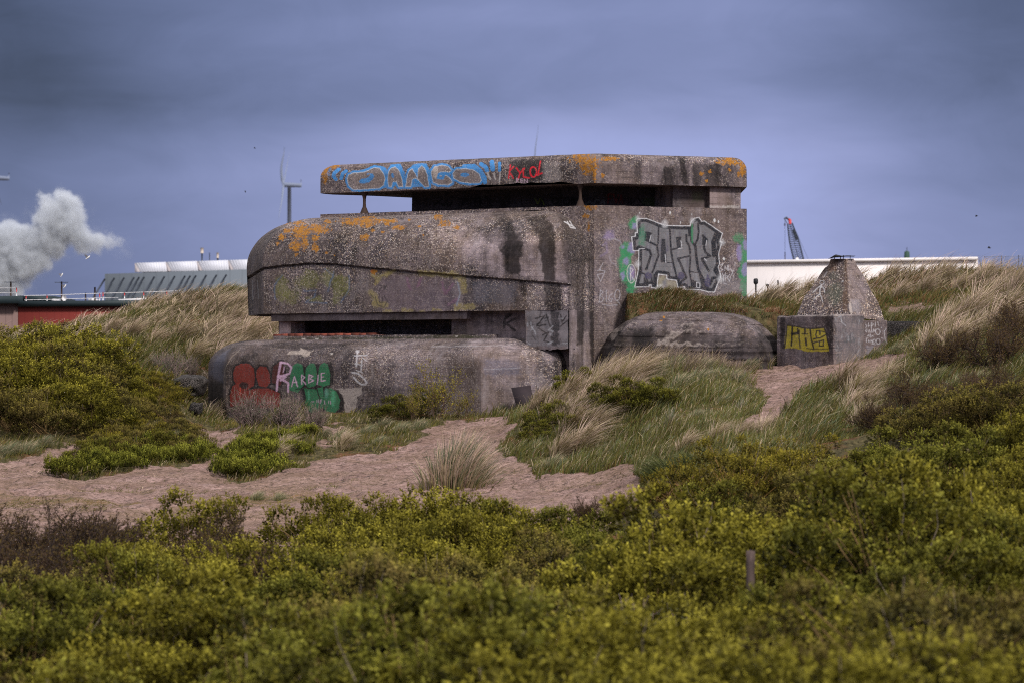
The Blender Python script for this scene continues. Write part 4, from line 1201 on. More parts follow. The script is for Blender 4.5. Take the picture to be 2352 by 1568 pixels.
def hgt(x, Y, detail=True):
    x = np.asarray(x, float); Y = np.asarray(Y, float)
    Yc = np.clip(Y, SY[0], SY[-1]); u = toU(x, np.maximum(Y, 14))
    j = np.clip(np.searchsorted(SY, Yc) - 1, 0, len(SY) - 2)
    t = (Yc - SY[j]) / (SY[j + 1] - SY[j])
    uf = np.clip((u - UG[0]) / 20, 0, len(UG) - 1.001); i = uf.astype(int); w_ = uf - i
    def g(jj): return ZS[jj, i] * (1 - w_) + ZS[jj, i + 1] * w_
    # Catmull-Rom through the slices keeps the slopes smooth
    j0, j3 = np.maximum(j - 1, 0), np.minimum(j + 2, len(SY) - 1)
    a, b, c, d = g(j0), g(j), g(j + 1), g(j3)
    lin = b + (c - b) * t
    cub = b + .5 * t * (c - a + t * (2 * a - 5 * b + 4 * c - d + t * (3 * (b - c) + d - a)))
    z = lin * .5 + cub * .5
    if detail:
        am = sstep(64, 74, Y) * sstep(140, 128, Y)
        z = z + am * ((fbm(x * .9, Y * .9, 0, 4, 3) - .5) * .28 + (fbm(x * 3.1, Y * 3.1, 0, 8, 3) - .5) * .16 + (noise3(x * 7.5, Y * 5, 0, 18) - .5) * .045)
    # earth bank piled on the low mass against the right-hand wall
    kk = C0[1] + (x - C0[0]) * math.tan(AR)
    bank = 2.43 - .20 * sstep(4.2, 7.0, x) + (fbm(x * 2, Y * 2, 0, 6) - .5) * .12
    m = sstep(99.25, 99.65, Y) * sstep(3.12, 3.32, x) * sstep(103.5, 102.6, Y)
    edge = sstep(99.3, 100.3, Y - .25 * (x - 4)) 
    zb = 1.90 + (bank - 1.90) * edge
    zb = np.where(x > 6.6, np.minimum(zb, 2.15 - (x - 6.6) * .22), zb)
    m = m * sstep(8.3, 7.6, x)
    return np.where(m > 0, np.maximum(z, z * (1 - m) + zb * m), z)


def ground_at(u, v, y0=60, y1=128):
    """walk away from the survey point until the terrain is met; returns x, Y, z"""
    Ys = np.arange(y0, y1, .2); x = (u - CU) / F * Ys
    vv = toV(hgt(x, Ys), Ys)
    k = np.nonzero(vv <= v)[0]
    k = k[0] if len(k) else len(Ys) - 1
    return float(x[k]), float(Ys[k]), float(hgt(x[k], Ys[k]))


def inpoly(P, u, v):
    ins = np.zeros(np.shape(u), bool); n = len(P)
    for i in range(n):
        ax, ay = P[i]; bx, by = P[(i + 1) % n]
        ins ^= ((ay > v) != (by > v)) & (u < (bx - ax) * (v - ay) / (by - ay + 1e-12) + ax)
    return ins


S1 = [(-400, 1062), (0, 1062), (110, 1035), (190, 1010), (230, 1000), (215, 1040), (170, 1065), (150, 1098), (240, 1092), (340, 1072), (420, 1075), (488, 1055), (492, 1030), (455, 1000), (432, 985), (455, 975), (480, 985), (515, 1000),
      (545, 975), (560, 985), (520, 1040), (500, 1092), (560, 1106), (640, 1090), (700, 1075), (735, 1040), (800, 1042), (900, 1035), (960, 1010), (985, 985), (1035, 965), (1187, 956), (1165, 1000), (1140, 1031),
      (1212, 1072), (1237, 1097), (1352, 1081), (1440, 1059), (1475, 1100), (1460, 1150), (1300, 1300), (-400, 1300)]
S2 = [(1690, 872), (1746, 850), (1800, 835), (1875, 828), (2003, 826), (2106, 800), (2085, 830), (2042, 857), (1990, 875), (1900, 888), (1849, 900), (1815, 940), (1780, 980), (1700, 985), (1745, 935), (1765, 905), (1730, 885)]
S3 = [(2034, 705), (2110, 702), (2180, 715), (2175, 740), (2060, 735), (2034, 735)]
S4 = [(385, 868), (430, 855), (440, 885), (400, 900)]
S5 = [(745, 975), (790, 972), (770, 1010), (730, 1040), (715, 1020), (740, 1000)]


def sand_mask(x, Y):
    u = toU(x, Y) + (fbm(x * 2.4, Y * 2.4, 0, 21) - .5) * 60; v = toV(hgt(x, Y, False), Y) + (fbm(x * 2.4, Y * 2.4, 5, 22) - .5) * 26
    m = np.zeros(np.shape(u))
    for P, y0, y1 in ((S1, 66, 99), (S2, 80, 99.5), (S3, 104, 120), (S4, 92, 112), (S5, 85, 99)):
        m = np.maximum(m, inpoly(P, u, v) * ((Y > y0) & (Y < y1)))
    return m


def sheet_axis(segs):
    out = []
    for a, b, s in segs: out.append(np.arange(a, b, s))
    return np.concatenate(out)


xs = np.concatenate([-np.geomspace(30, 6000, 14)[::-1], np.arange(-24, -18, .6), np.arange(-18, 18, .13), np.arange(18, 24, .6), np.geomspace(30, 6000, 14)])
ys = np.concatenate([[-400, -100, -20, 4], np.arange(14, 62, 1.0), np.arange(62, 128, .15), np.arange(128, 141, 1.0), np.geomspace(150, 12000, 16)])
GX, GY = np.meshgrid(xs, ys)
GZ = hgt(GX, GY)
far = GY > 140
GZ = np.where(far, -2.6, GZ); GZ = np.where(GY < 14, -4.1, GZ)
nx, ny = len(xs), len(ys)
Vt = np.column_stack([GX.ravel(), GY.ravel(), GZ.ravel()])
i = np.arange(ny - 1)[:, None] * nx + np.arange(nx - 1)[None, :]
Qt = np.stack([i, i + 1, i + nx + 1, i + nx], -1).reshape(-1, 4)
sm = sand_mask(GX, np.maximum(GY, 14)) * ((GY > 62) & (GY < 120))
# soften the sand edge
K = sm.copy()
for _ in range(2):
    K[1:-1, 1:-1] = (K[1:-1, 1:-1] * 2 + K[:-2, 1:-1] + K[2:, 1:-1] + K[1:-1, :-2] + K[1:-1, 2:]) / 6
wet = sstep(.40, .62, fbm(GX * .55, GY * 1.3, 0, 14, 3))         # thin mossy film streaking the sand
uu, vv = toU(GX, np.maximum(GY, 14)), toV(GZ, np.maximum(GY, 14))
wet = wet * (np.exp(-((vv - 1150) / 22) ** 2) * (uu < 800) + .35)
wet = np.maximum(wet, np.exp(-((vv - 1185) / 14) ** 2) * (uu < 760) * (uu > 250) * .6)
Ct = np.stack([K, wet, np.ones_like(K) * 0, np.ones_like(K)], -1).reshape(-1, 4)

M_GR, nt, p = material('dune_ground')
geo = nt.new('ShaderNodeNewGeometry'); P = geo.outputs['Position']
at = nt.new('ShaderNodeAttribute', attribute_name='Col')
s3 = nt.new('ShaderNodeSeparateColor'); nt.l.new(at.outputs['Color'], s3.inputs[0])
nA = nt.noise(P, 1.1, 5, .6); nB = nt.noise(P, 7, 5, .65); nC = nt.noise(P, 30, 3, .6)
sand = nt.mix(nt.ramp(nA, [(.35, 0.), (.65, 1.)]), (.255, .163, .140), (.42, .280, .255))
sand = nt.mix(nt.ramp(nB, [(.38, .7), (.55, 0.)]), sand, (.17, .10, .08))
# scattered litter on the sand, drawn out sideways
lv = nt.scalev(P, (3.0, 9.0, 9.0))
lit = nt.ramp(nt.noise(lv, 2.2, 5, .75), [(.53, 0.), (.60, .85)])
sand = nt.mix(lit, sand, (.055, .042, .028))
lit2 = nt.ramp(nt.noise(nt.scalev(P, (2, 6, 6)), 5.0, 4, .75), [(.60, 0.), (.66, .6)])
sand = nt.mix(lit2, sand, (.42, .31, .24))
moss = nt.mix(nt.ramp(nB, [(.40, 0.), (.6, 1.)]), (.12, .10, .035), (.19, .115, .05))
sand = nt.mix(nt.m('MULTIPLY', s3.outputs[1], nt.ramp(nC, [(.40, .1), (.55, .9)])), sand, moss)
soil = nt.mix(nt.ramp(nB, [(.40, 0.), (.62, 1.)]), (.050, .042, .020), (.13, .105, .05))
soil = nt.mix(nt.ramp(nA, [(.52, 0.), (.64, .8)]), soil, (.17, .075, .04))
edge = nt.ramp(nt.m('ADD', s3.outputs[0], nt.m('MULTIPLY', nt.m('SUBTRACT', nt.noise(P, 9, 4, .7), .5), .9)), [(.42, 0.), (.58, 1.)])
base = nt.mix(edge, soil, sand)
nt.l.new(base, p.inputs['Base Color']); p.inputs['Roughness'].default_value = .95; p.inputs['Specular IOR Level'].default_value = .1
h = nt.m('ADD', nt.noise(P, 3.2, 5, .65), nt.m('MULTIPLY', nt.noise(P, 22, 4, .6), .35))
vf = nt.new('ShaderNodeTexVoronoi'); vf.inputs['Scale'].default_value = 3.2; vf.feature = 'SMOOTH_F1'
nt.l.new(nt.scalev(P, (1.0, .8, 1)), vf.inputs['Vector'])
ft = nt.ramp(vf.outputs['Distance'], [(.10, 0.), (.34, 1.)])
h = nt.m('ADD', h, nt.m('MULTIPLY', ft, .55))
nt.l.new(nt.bump(h, 1.0, .16), p.inputs['Normal'])
GROUND = raw_mesh('ground', Vt, Qt, None, {'Col': Ct}, M_GR, True)
tag(GROUND, kind='structure')


# ---------------------------------------------------------------- ribbons: grass blades, twigs, leaves
class Rib:
    """many thin curved ribbons or leaves in one mesh (vectorised)"""
    def __init__(s): s.V, s.Q, s.C, s.n = [], [], [], 0

    def blades(s, base, h, lean, wid, c0, c1, seg=3, curl=1.0):
        """base (n,3); h height (n); lean (n,2) horizontal reach; wid (n); c0/c1 (n,3) root and tip colours"""
        n = len(base)
        if n == 0: return
        t = np.linspace(0, 1, seg + 1)
        up = t[None, :] * h[:, None]
        reach = t[None, :] ** (1.6 * curl)
        L = np.hypot(lean[:, 0], lean[:, 1]) + 1e-6
        drop = (np.minimum(L / np.maximum(h, .01), 1.6)[:, None] * .28 * h[:, None]) * t[None, :] ** 3
        P = np.empty((n, seg + 1, 3))
        P[..., 0] = base[:, 0:1] + lean[:, 0:1] * reach
        P[..., 1] = base[:, 1:2] + lean[:, 1:2] * reach
        P[..., 2] = base[:, 2:3] + up - drop
        ang = np.random.RandomState(n).uniform(-1.1, 1.1, n)     # blade faces turn, mostly across the view
        side = np.stack([np.cos(ang), np.sin(ang), np.zeros(n)], -1)[:, None, :]
        wv_ = wid[:, None] * (1 - .85 * t[None, :] ** 1.5) * .5
        A = P - side * wv_[..., None]; B = P + side * wv_[..., None]
        V = np.stack([A, B], 2).reshape(n, -1, 3)
        m = 2 * (seg + 1)
        q = np.array([(2 * i, 2 * i + 1, 2 * i + 3, 2 * i + 2) for i in range(seg)])
        Q = (q[None] + (np.arange(n) * m)[:, None, None]).reshape(-1, 4)
        C = c0[:, None, :] * (1 - t[None, :, None]) + c1[:, None, :] * t[None, :, None]
        C = np.repeat(C, 2, axis=1)
        s.V.append(V.reshape(-1, 3)); s.Q.append(Q + s.n); s.C.append(C.reshape(-1, 3)); s.n += n * m

    def leaves(s, base, d, length, wid, col, nrm=None):
        """kite-shaped leaves: base (n,3), direction d (n,3), length, width (n), colour (n,3)"""
        n = len(base)
        d = d / (np.linalg.norm(d, axis=1, keepdims=True) + 1e-9)
        r = np.random.RandomState(n + 1).normal(size=(n, 3))
        a = np.cross(d, r); a /= np.linalg.norm(a, axis=1, keepdims=True) + 1e-9
        b = np.cross(d, a)
        mid = base + d * length[:, None] * .5
        V = np.stack([base, mid + a * wid[:, None] * .5 + b * wid[:, None] * .12, base + d * length[:, None], mid - a * wid[:, None] * .5 + b * wid[:, None] * .12], 1)
        Q = np.arange(4 * n).reshape(n, 4)
        C = np.repeat(col[:, None, :], 4, axis=1) * np.array([.8, 1, 1.12, 1])[None, :, None]
        s.V.append(V.reshape(-1, 3)); s.Q.append(Q + s.n); s.C.append(C.reshape(-1, 3)); s.n += 4 * n

    def twig(s, pts, r0, r1, col):
        """one stem as a three-sided tapered tube"""
        pts = np.asarray(pts, float); k = len(pts)
        d = np.gradient(pts, axis=0); d /= np.linalg.norm(d, axis=1, keepdims=True) + 1e-9
        a = np.cross(d, (.3, .8, .1)); a /= np.linalg.norm(a, axis=1, keepdims=True) + 1e-9
        b = np.cross(d, a)
        r = np.linspace(r0, r1, k)[:, None]
        V = np.stack([pts + r * (a * math.cos(t) + b * math.sin(t)) for t in (0, 2.094, 4.189)], 1).reshape(-1, 3)
        Q = [(3 * i + j, 3 * i + (j + 1) % 3, 3 * i + 3 + (j + 1) % 3, 3 * i + 3 + j) for i in range(k - 1) for j in range(3)]
        s.V.append(V); s.Q.append(np.array(Q) + s.n); s.C.append(np.tile(np.asarray(col, float), (len(V), 1))); s.n += len(V)

    def build(s, name, mat, parent=None):
        C = np.clip(np.vstack(s.C), 0, 1)
        o = raw_mesh(name, np.vstack(s.V), np.vstack(s.Q), None, {'Col': np.hstack([C, np.ones((len(C), 1))])}, mat, False)
        if parent is not None: o.parent = parent
        return o


M_GRASS = leaf_mat('dune_grass_blades', .22, .7, objvar=.15)
M_LEAF = leaf_mat('shrub_leaves', .25, .55, objvar=.35)
M_TWIG = simple_mat('twig_bark', (.1, .07, .05), .9, .25, 20, use_col=True)

# ---- general grass cover of the dunes
rg = R_(11)
RB = Rib()


def footprint(x, Y):
    """inside the bunker or the monument"""
    m = np.zeros(np.shape(x), bool)
    for P in (PLAN, HP, LP, b1, b2): m |= inpoly(P, x, Y)
    m |= inpoly([(2.3, 100.5)] + MP, x, Y) & (hgt(x, Y, False) < 1.6)
    return m


def pal(n, cols, w_, jit=.25):
    c = np.array(cols)[rg.choice(len(cols), n, p=np.array(w_) / sum(w_))]
    return c * (1 + (rg.rand(n, 1) - .5) * 2 * jit)


GREEN, OLIVE, STRAW, PINKS, RUSSET = (.105, .112, .028), (.150, .118, .036), (.60, .46, .32), (.68, .49, .43), (.20, .085, .046)
DKGR, BLUEG = (.035, .05, .018), (.15, .19, .12)


def scatter(x0, x1, y0, y1, n, keep, h, lean, wid, c_root, w_root, c_tip, w_tip, seg=3, curl=1.0, clump=None):
    x = rg.uniform(x0, x1, n); Y = rg.uniform(y0, y1, n)
    if clump is not None:
        cl = fbm(x * clump, Y * clump, 0, 33, 2)
        ok = rg.rand(n) < sstep(.35, .6, cl); x, Y = x[ok], Y[ok]
    u, v = toU(x, Y), toV(hgt(x, Y, False), Y)
    ok = keep(x, Y, u, v) & ~footprint(x, Y) & (u > -120) & (u < 2480)
    x, Y = x[ok], Y[ok]; m = len(x)
    if m == 0: return
    z = hgt(x, Y) - .02
    big = .35 + 1.3 * sstep(.25, .75, fbm(x * .9, Y * .9, 0, 44, 2))
    hh = rg.uniform(*h, m) * big
    L = rg.uniform(*lean, m) * hh; a = rg.normal(0, .8, m) + 1.6 * (fbm(x * .35, Y * .35, 0, 55, 2) - .5)
    ln = np.stack([L * np.cos(a), L * np.sin(a)], -1)
    RB.blades(np.stack([x, Y, z], -1), hh, ln, rg.uniform(*wid, m), pal(m, c_root, w_root), pal(m, c_tip, w_tip), seg, curl)


sand_s = lambda x, Y: sand_mask(x, Y) > .5
nosand = lambda x, Y, u, v: ~sand_s(x, Y)
# back left dune: marram bleached at the tips, thick towards the crest and beside the bunker
scatter(-20, -6, 101, 126.5, 70000, lambda x, Y, u, v: nosand(x, Y, u, v) & (u < 700), (.16, .38), (.3, .9), (.018, .036), [GREEN, OLIVE, DKGR, RUSSET], [4, 3, 3, 1.2], [STRAW, OLIVE, GREEN, DKGR], [1.0, 3, 3.5, 2])
scatter(-20, -6, 117, 127.5, 14000, lambda x, Y, u, v: (u < 720), (.3, .58), (.6, 1.5), (.018, .036), [OLIVE, GREEN, STRAW], [3, 2, 1], [PINKS, STRAW, STRAW], [3, 4, 1], 4, 1.2, .55)
scatter(-11, -6, 104, 122, 30000, lambda x, Y, u, v: (u > 460) & (u < 700), (.45, .8), (.5, 1.3), (.020, .038), [OLIVE, GREEN, STRAW], [3, 3, 1], [PINKS, STRAW, (.30, .27, .16)], [3, 3, 2], 4, 1.2, .7)
# back right dune
scatter(6, 20, 103, 126.5, 70000, lambda x, Y, u, v: nosand(x, Y, u, v) & (u > 1700), (.14, .32), (.3, .9), (.018, .036), [GREEN, OLIVE, DKGR, RUSSET], [3, 3, 4, 2.6], [OLIVE, GREEN, RUSSET, STRAW, DKGR], [3, 3, 2, .3, 3])
scatter(6, 20, 118, 127, 5000, lambda x, Y, u, v: (u > 1700), (.4, .8), (.6, 1.4), (.020, .040), [OLIVE, GREEN, RUSSET], [3, 2, 1], [PINKS, STRAW, OLIVE], [3, 4, 1], 4, 1.2, .6)
# around the bunker, central mound and right foreground
scatter(-16, 4, 84, 101, 50000, lambda x, Y, u, v: nosand(x, Y, u, v) & (u < 1240), (.06, .20), (.2, .8), (.012, .026), [GREEN, OLIVE, DKGR], [4, 3, 2], [OLIVE, GREEN, STRAW, (.24, .18, .035)], [3, 3, 1.2, 1.4])
cen = lambda x, Y, u, v: nosand(x, Y, u, v) & (u > 1130) & (u < 1860) & (v < 1120)
scatter(-1, 9, 76, 99.5, 80000, cen, (.12, .34), (.2, .9), (.012, .026), [GREEN, OLIVE, DKGR, RUSSET], [5, 3, 2, .6], [(.15, .155, .045), OLIVE, STRAW, BLUEG], [5, 3, 1.3, 1.2])
scatter(1.5, 9, 92, 99.2, 26000, lambda x, Y, u, v: cen(x, Y, u, v) & (v < 930), (.3, .6), (.2, .8), (.010, .020), [OLIVE, (.12, .09, .06)], [2, 1], [(.24, .17, .15), (.20, .14, .16), STRAW, OLIVE], [3, 2, 1.5, 1.5], 4, 1.1, .8)
rt = lambda x, Y, u, v: nosand(x, Y, u, v) & (u > 1790)
scatter(5, 16, 78, 106, 80000, rt, (.2, .5), (.3, 1.0), (.012, .028), [GREEN, OLIVE, DKGR, RUSSET], [4, 3, 3, .8], [GREEN, OLIVE, STRAW, BLUEG], [4, 3, .7, 1.0])
# short turf on the bank against the wall
scatter(3.1, 8.6, 99.3, 103, 30000, lambda x, Y, u, v: hgt(x, Y, False) > 1.7, (.07, .24), (.2, 1.2), (.014, .028), [GREEN, DKGR, RUSSET], [3, 3, 2], [(.10, .12, .045), OLIVE, STRAW, RUSSET], [3, 2, 1, 1.6], 3, 1, .9)
scatter(3.1, 8.6, 99.3, 101, 9000, lambda x, Y, u, v: hgt(x, Y, False) > 1.7, (.05, .2), (.4, 2), (.014, .03), [RUSSET, OLIVE], [2, 1], [(.30, .20, .12), RUSSET, STRAW], [2, 2, 1], 3, 1, 1.3)
# thin dry litter and seedlings on the sand
scatter(-13, 9, 66, 99, 26000, lambda x, Y, u, v: sand_s(x, Y), (.02, .07), (1, 3), (.008, .020), [(.07, .06, .03), STRAW], [1, 1], [(.10, .09, .04), STRAW, GREEN], [1, 1, 1], 2, 1, .9)
scatter(-13, -3.5, 69, 79, 30000, lambda x, Y, u, v: (np.abs(v - 1150 - 14 * np.sin(u / 130)) < 17) | (np.abs(v - 1186) < 9), (.02, .05), (.5, 2), (.006, .016), [GREEN, OLIVE], [1, 1], [GREEN, OLIVE, (.2, .13, .06)], [2, 1, 1], 2, 1, .8)
scatter(-13, 9, 66, 99, 60000, lambda x, Y, u, v: sand_s(x, Y) & (fbm(x * 1.1, Y * 2.2, 0, 61, 3) > .60), (.03, .10), (.5, 2), (.010, .024), [GREEN, OLIVE, DKGR], [2, 2, 1], [GREEN, OLIVE, (.26, .20, .06), STRAW], [3, 3, 2, .6], 2, 1, .9)
scatter(-1, 9, 76, 96, 45000, lambda x, Y, u, v: cen(x, Y, u, v) & (v > 930), (.05, .14), (.2, 1.2), (.014, .028), [GREEN, OLIVE], [2, 1], [(.20, .20, .055), (.16, .17, .05), OLIVE], [2, 2, 1], 2, 1, .8)
g_ = RB.build('dune_grass', M_GRASS); tag(g_, 'short grey green and straw coloured grass covering the dunes', 'grass', kind='stuff')
# ---------------------------------------------------------------- shrubs, tufts
def copy_tree(o, parent=None):
    c = o.copy(); COL.objects.link(c)
    if parent is not None: c.parent = parent
    for ch in PARTS.get(o.name, []): copy_part(ch, c)
    return c


PARTS = {}


def copy_part(ch, c):
    d = ch.copy(); COL.objects.link(d); d.parent = c


def unit(v): return v / (np.linalg.norm(v, axis=-1, keepdims=True) + 1e-9)


def leafy(seed, R, H, nspr, leaf, cols, lump=.25, tipcol=(.30, .32, .05), per=11, openness=0.0, sprlen=(.08, .18), stemc=(.16, .10, .04), nst=40, ncl=46, flat=False):
    """a shrub built from many leafy clumps with dark gaps between them; bare stems inside"""
    r = R_(seed)
    cd = unit(np.column_stack([r.normal(size=ncl), r.normal(size=ncl), np.abs(r.normal(size=ncl)) * 1.0 + .05]))
    n = noise3(cd[:, 0] * 1.9 + seed, cd[:, 1] * 1.6, cd[:, 2] * 1.6, seed)
    rad = (1 + lump * (n - .5) * 2.4) * r.uniform(.40 if not openness else .3, 1.0, ncl) ** .6
    CC = cd * rad[:, None] * np.array([R, R, H]) * np.array([.88, .88, .84])
    rc = r.uniform(.12, .31, ncl) * (R / 1.3) * (.6 if flat else 1)
    tint = 1 + (r.rand(ncl, 1) - .5) * .5
    k = r.choice(ncl, nspr, p=rc ** 2 / (rc ** 2).sum())
    d = unit(r.normal(size=(nspr, 3)) + cd[k] * .7 + np.array([0, 0, .55]))
    dep = 1 - .45 * r.rand(nspr) ** 2
    B = CC[k] + d * (rc[k] * dep)[:, None] * np.array([1.1, 1.1, .85 if not flat else .5])
    keep = B[:, 2] > -.1; B, d, k, dep = B[keep], d[keep], k[keep], dep[keep]; m = len(B)
    ax = unit(d * .8 + np.array([.05, 0, .6]) + r.normal(size=(m, 3)) * .25)
    L = r.uniform(*sprlen, m)
    rb = Rib()
    t = np.tile(np.linspace(.05, 1, per), m); I = np.repeat(np.arange(m), per)
    base = B[I] + ax[I] * (t * L[I])[:, None]
    ld = unit(ax[I] * .6 + r.normal(size=(len(I), 3)) * .75)
    ln = r.uniform(.6, 1.5, len(I)) * leaf * (1 - .3 * t)
    c = np.array(cols)[r.choice(len(cols), ncl)][k][I] * tint[k][I]
    top = sstep(-.15, .8, d[:, 2])                                   # upper side of a clump: young bright leaves, less painted shade
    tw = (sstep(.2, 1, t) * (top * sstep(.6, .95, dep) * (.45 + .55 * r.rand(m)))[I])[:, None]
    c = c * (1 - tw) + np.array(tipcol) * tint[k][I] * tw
    c = c * (.10 + .90 * (sstep(.5, .95, dep) * (.25 + .75 * top))[I])[:, None] * (1 + (r.rand(len(I), 1) - .5) * .5)  # shade inside and beneath each clump painted into the leaf colour
    rb.leaves(base, ld, ln, ln * r.uniform(.42, .62, len(I)), c)
    st = Rib()
    for i in range(nst):
        j = r.randint(m); e = B[j] * r.uniform(.8, 1.06)
        b0 = np.array([r.normal() * .1 * R, r.normal() * .1 * R, -.15])
        q = 6; tt = np.linspace(0, 1, q)[:, None]
        P = b0 * (1 - tt) + e * tt; P[:, :2] *= (.55 + .45 * tt ** 1.3); P[:, :2] += r.normal(size=(q, 2)) * .02 * np.minimum(tt * 4, 1)
        st.twig(P, .018, .005, np.array(stemc) * r.uniform(.7, 1.5))
    # straggling shoots stand a little above the crown
    for i in range(0 if flat else nst):
        j = r.randint(m); e = B[j]
        if e[2] < H * .45: continue
        tp = e + unit(np.array([d[j][0] * .4, d[j][1] * .4, 1.0]) + r.normal(size=3) * .2) * r.uniform(.12, .30)
        P = np.array([e * .75, e, (e + tp) / 2, tp]); st.twig(P, .006, .0025, (np.array(stemc) * r.uniform(.8, 1.4)) if i % 3 else np.array([.22, .17, .13]))
        if i % 3 == 0: continue
        q = 16; tt = r.rand(q); bb = e + (tp - e) * tt[:, None]
        rb.leaves(bb, unit((tp - e) + r.normal(size=(q, 3)) * .25), np.full(q, leaf * .9), np.full(q, leaf * .45), np.tile(np.array(tipcol) * r.uniform(.5, .9), (q, 1)))
    return rb, st


def twiggy(seed, R, H, n0, cols, leafcol=None, leaf=.03, nleaf=3, levels=3, spread=.8, w0=.014, straight=.15, upb=.35):
    """bare branching shrub"""
    r = R_(seed); st = Rib(); lb = Rib(); LB, LD = [], []
    def grow(p, d, L, lv, w_):
        k = 4; P = [p]
        for i in range(k):
            d = unit(d + r.normal(size=3) * straight + np.array([.03, 0, .05 * upb]))
            P.append(P[-1] + d * L / k)
        c = np.array(cols[r.randint(len(cols))]) * r.uniform(.7, 1.3)
        st.twig(P, w_, w_ * .55, c)
        if lv > 0:
            for i in range(r.randint(3, 6)):
                q = P[r.randint(1, k + 1)]; nd = unit(d + r.normal(size=3) * .55 + np.array([0, 0, upb]))
                grow(q, nd, L * r.uniform(.45, .75), lv - 1, w_ * .6)
        if lv <= 1 and leafcol is not None:
            for i in range(nleaf):
                a = r.randint(1, k + 1); LB.append(P[a] + (P[a - 1] - P[a]) * r.rand()); LD.append(unit(d + r.normal(size=3) * .8))
    for i in range(n0):
        a = r.uniform(0, 2 * math.pi); sp_ = r.uniform(.1, 1) * spread
        d = unit(np.array([math.cos(a) * sp_ * R / H, math.sin(a) * sp_ * R / H, 1.0]))
        grow(np.array([r.normal() * .12 * R, r.normal() * .12 * R, -.1]), d, H * r.uniform(.4, .62), levels, w0)
    if LB:
        LB, LD = np.array(LB), np.array(LD); k = len(LB)
        lc = np.array(leafcol)[r.choice(len(leafcol), k)] * (1 + (r.rand(k, 1) - .5) * .5)
        lb.leaves(LB, LD, r.uniform(.7, 1.2, k) * leaf, r.uniform(.35, .5, k) * leaf, lc)
    return lb, st


def make_plant(name, rb, st, label, cat, leafname='foliage', stemname='stems'):
    t = empty(name); parts = []
    if rb is not None and rb.n: parts.append(rb.build(leafname, M_LEAF, t))
    if st is not None and st.n: parts.append(st.build(stemname, M_TWIG, t))
    PARTS[t.name] = parts
    return t


USED = set()


def put(proto, x, Y, z, s=1.0, rz=None, label=None, cat=None, group=None, sz=None):
    o = proto if proto.name not in USED else copy_tree(proto)
    USED.add(proto.name)
    o.location = (x, Y, z); o.scale = (s, s, sz if sz else s)
    o.rotation_euler = (0, 0, random.uniform(0, 6.28) if rz is None else rz)
    for k in ('label', 'category', 'group'):
        if k in o: del o[k]
    return tag(o, label, cat, group)


YGs = [(.140, .122, .014), (.165, .142, .017), (.120, .110, .014), (.185, .158, .021)]
DGs = [(.105, .104, .014), (.128, .117, .017), (.090, .086, .013)]
BRs = [(.130, .108, .026), (.15, .112, .034), (.105, .09, .024)]
TIP1, TIP2, TIP3 = (.40, .345, .046), (.32, .30, .048), (.32, .26, .05)
PV = []
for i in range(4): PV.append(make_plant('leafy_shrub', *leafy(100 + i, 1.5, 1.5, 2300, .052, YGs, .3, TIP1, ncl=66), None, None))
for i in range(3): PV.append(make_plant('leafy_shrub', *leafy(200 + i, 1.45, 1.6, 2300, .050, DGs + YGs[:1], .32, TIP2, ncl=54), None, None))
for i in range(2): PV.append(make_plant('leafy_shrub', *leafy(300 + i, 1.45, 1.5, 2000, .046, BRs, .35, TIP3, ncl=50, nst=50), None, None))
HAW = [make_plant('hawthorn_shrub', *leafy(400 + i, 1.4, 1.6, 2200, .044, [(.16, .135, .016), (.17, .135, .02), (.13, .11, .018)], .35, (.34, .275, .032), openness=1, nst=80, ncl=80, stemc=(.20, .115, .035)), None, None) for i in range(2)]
DKT = [make_plant('bare_shrub', *twiggy(500 + i, 1.0, 1.0, 40, [(.035, .022, .018), (.06, .035, .026), (.045, .03, .025)], [(.09, .06, .022), (.12, .08, .026), (.07, .04, .022)], .036, 4, 3, 1.1, .016, .2), None, None) for i in range(3)]
PUR = [make_plant('twiggy_shrub', *twiggy(600 + i, .9, .9, 60, [(.26, .18, .18), (.34, .23, .21), (.16, .12, .12)], [(.09, .11, .055), (.11, .13, .07)], .034, 3, 2, 1.1, .008, .12, .5), None, None) for i in range(2)]
CRP = [make_plant('creeping_shrub', *leafy(700 + i, 1.0, .30, 1300, .040, [(.12, .13, .018), (.15, .145, .022)], .3, (.36, .36, .05), per=8, sprlen=(.05, .12), nst=8, ncl=60, flat=True), None, None) for i in range(3)]

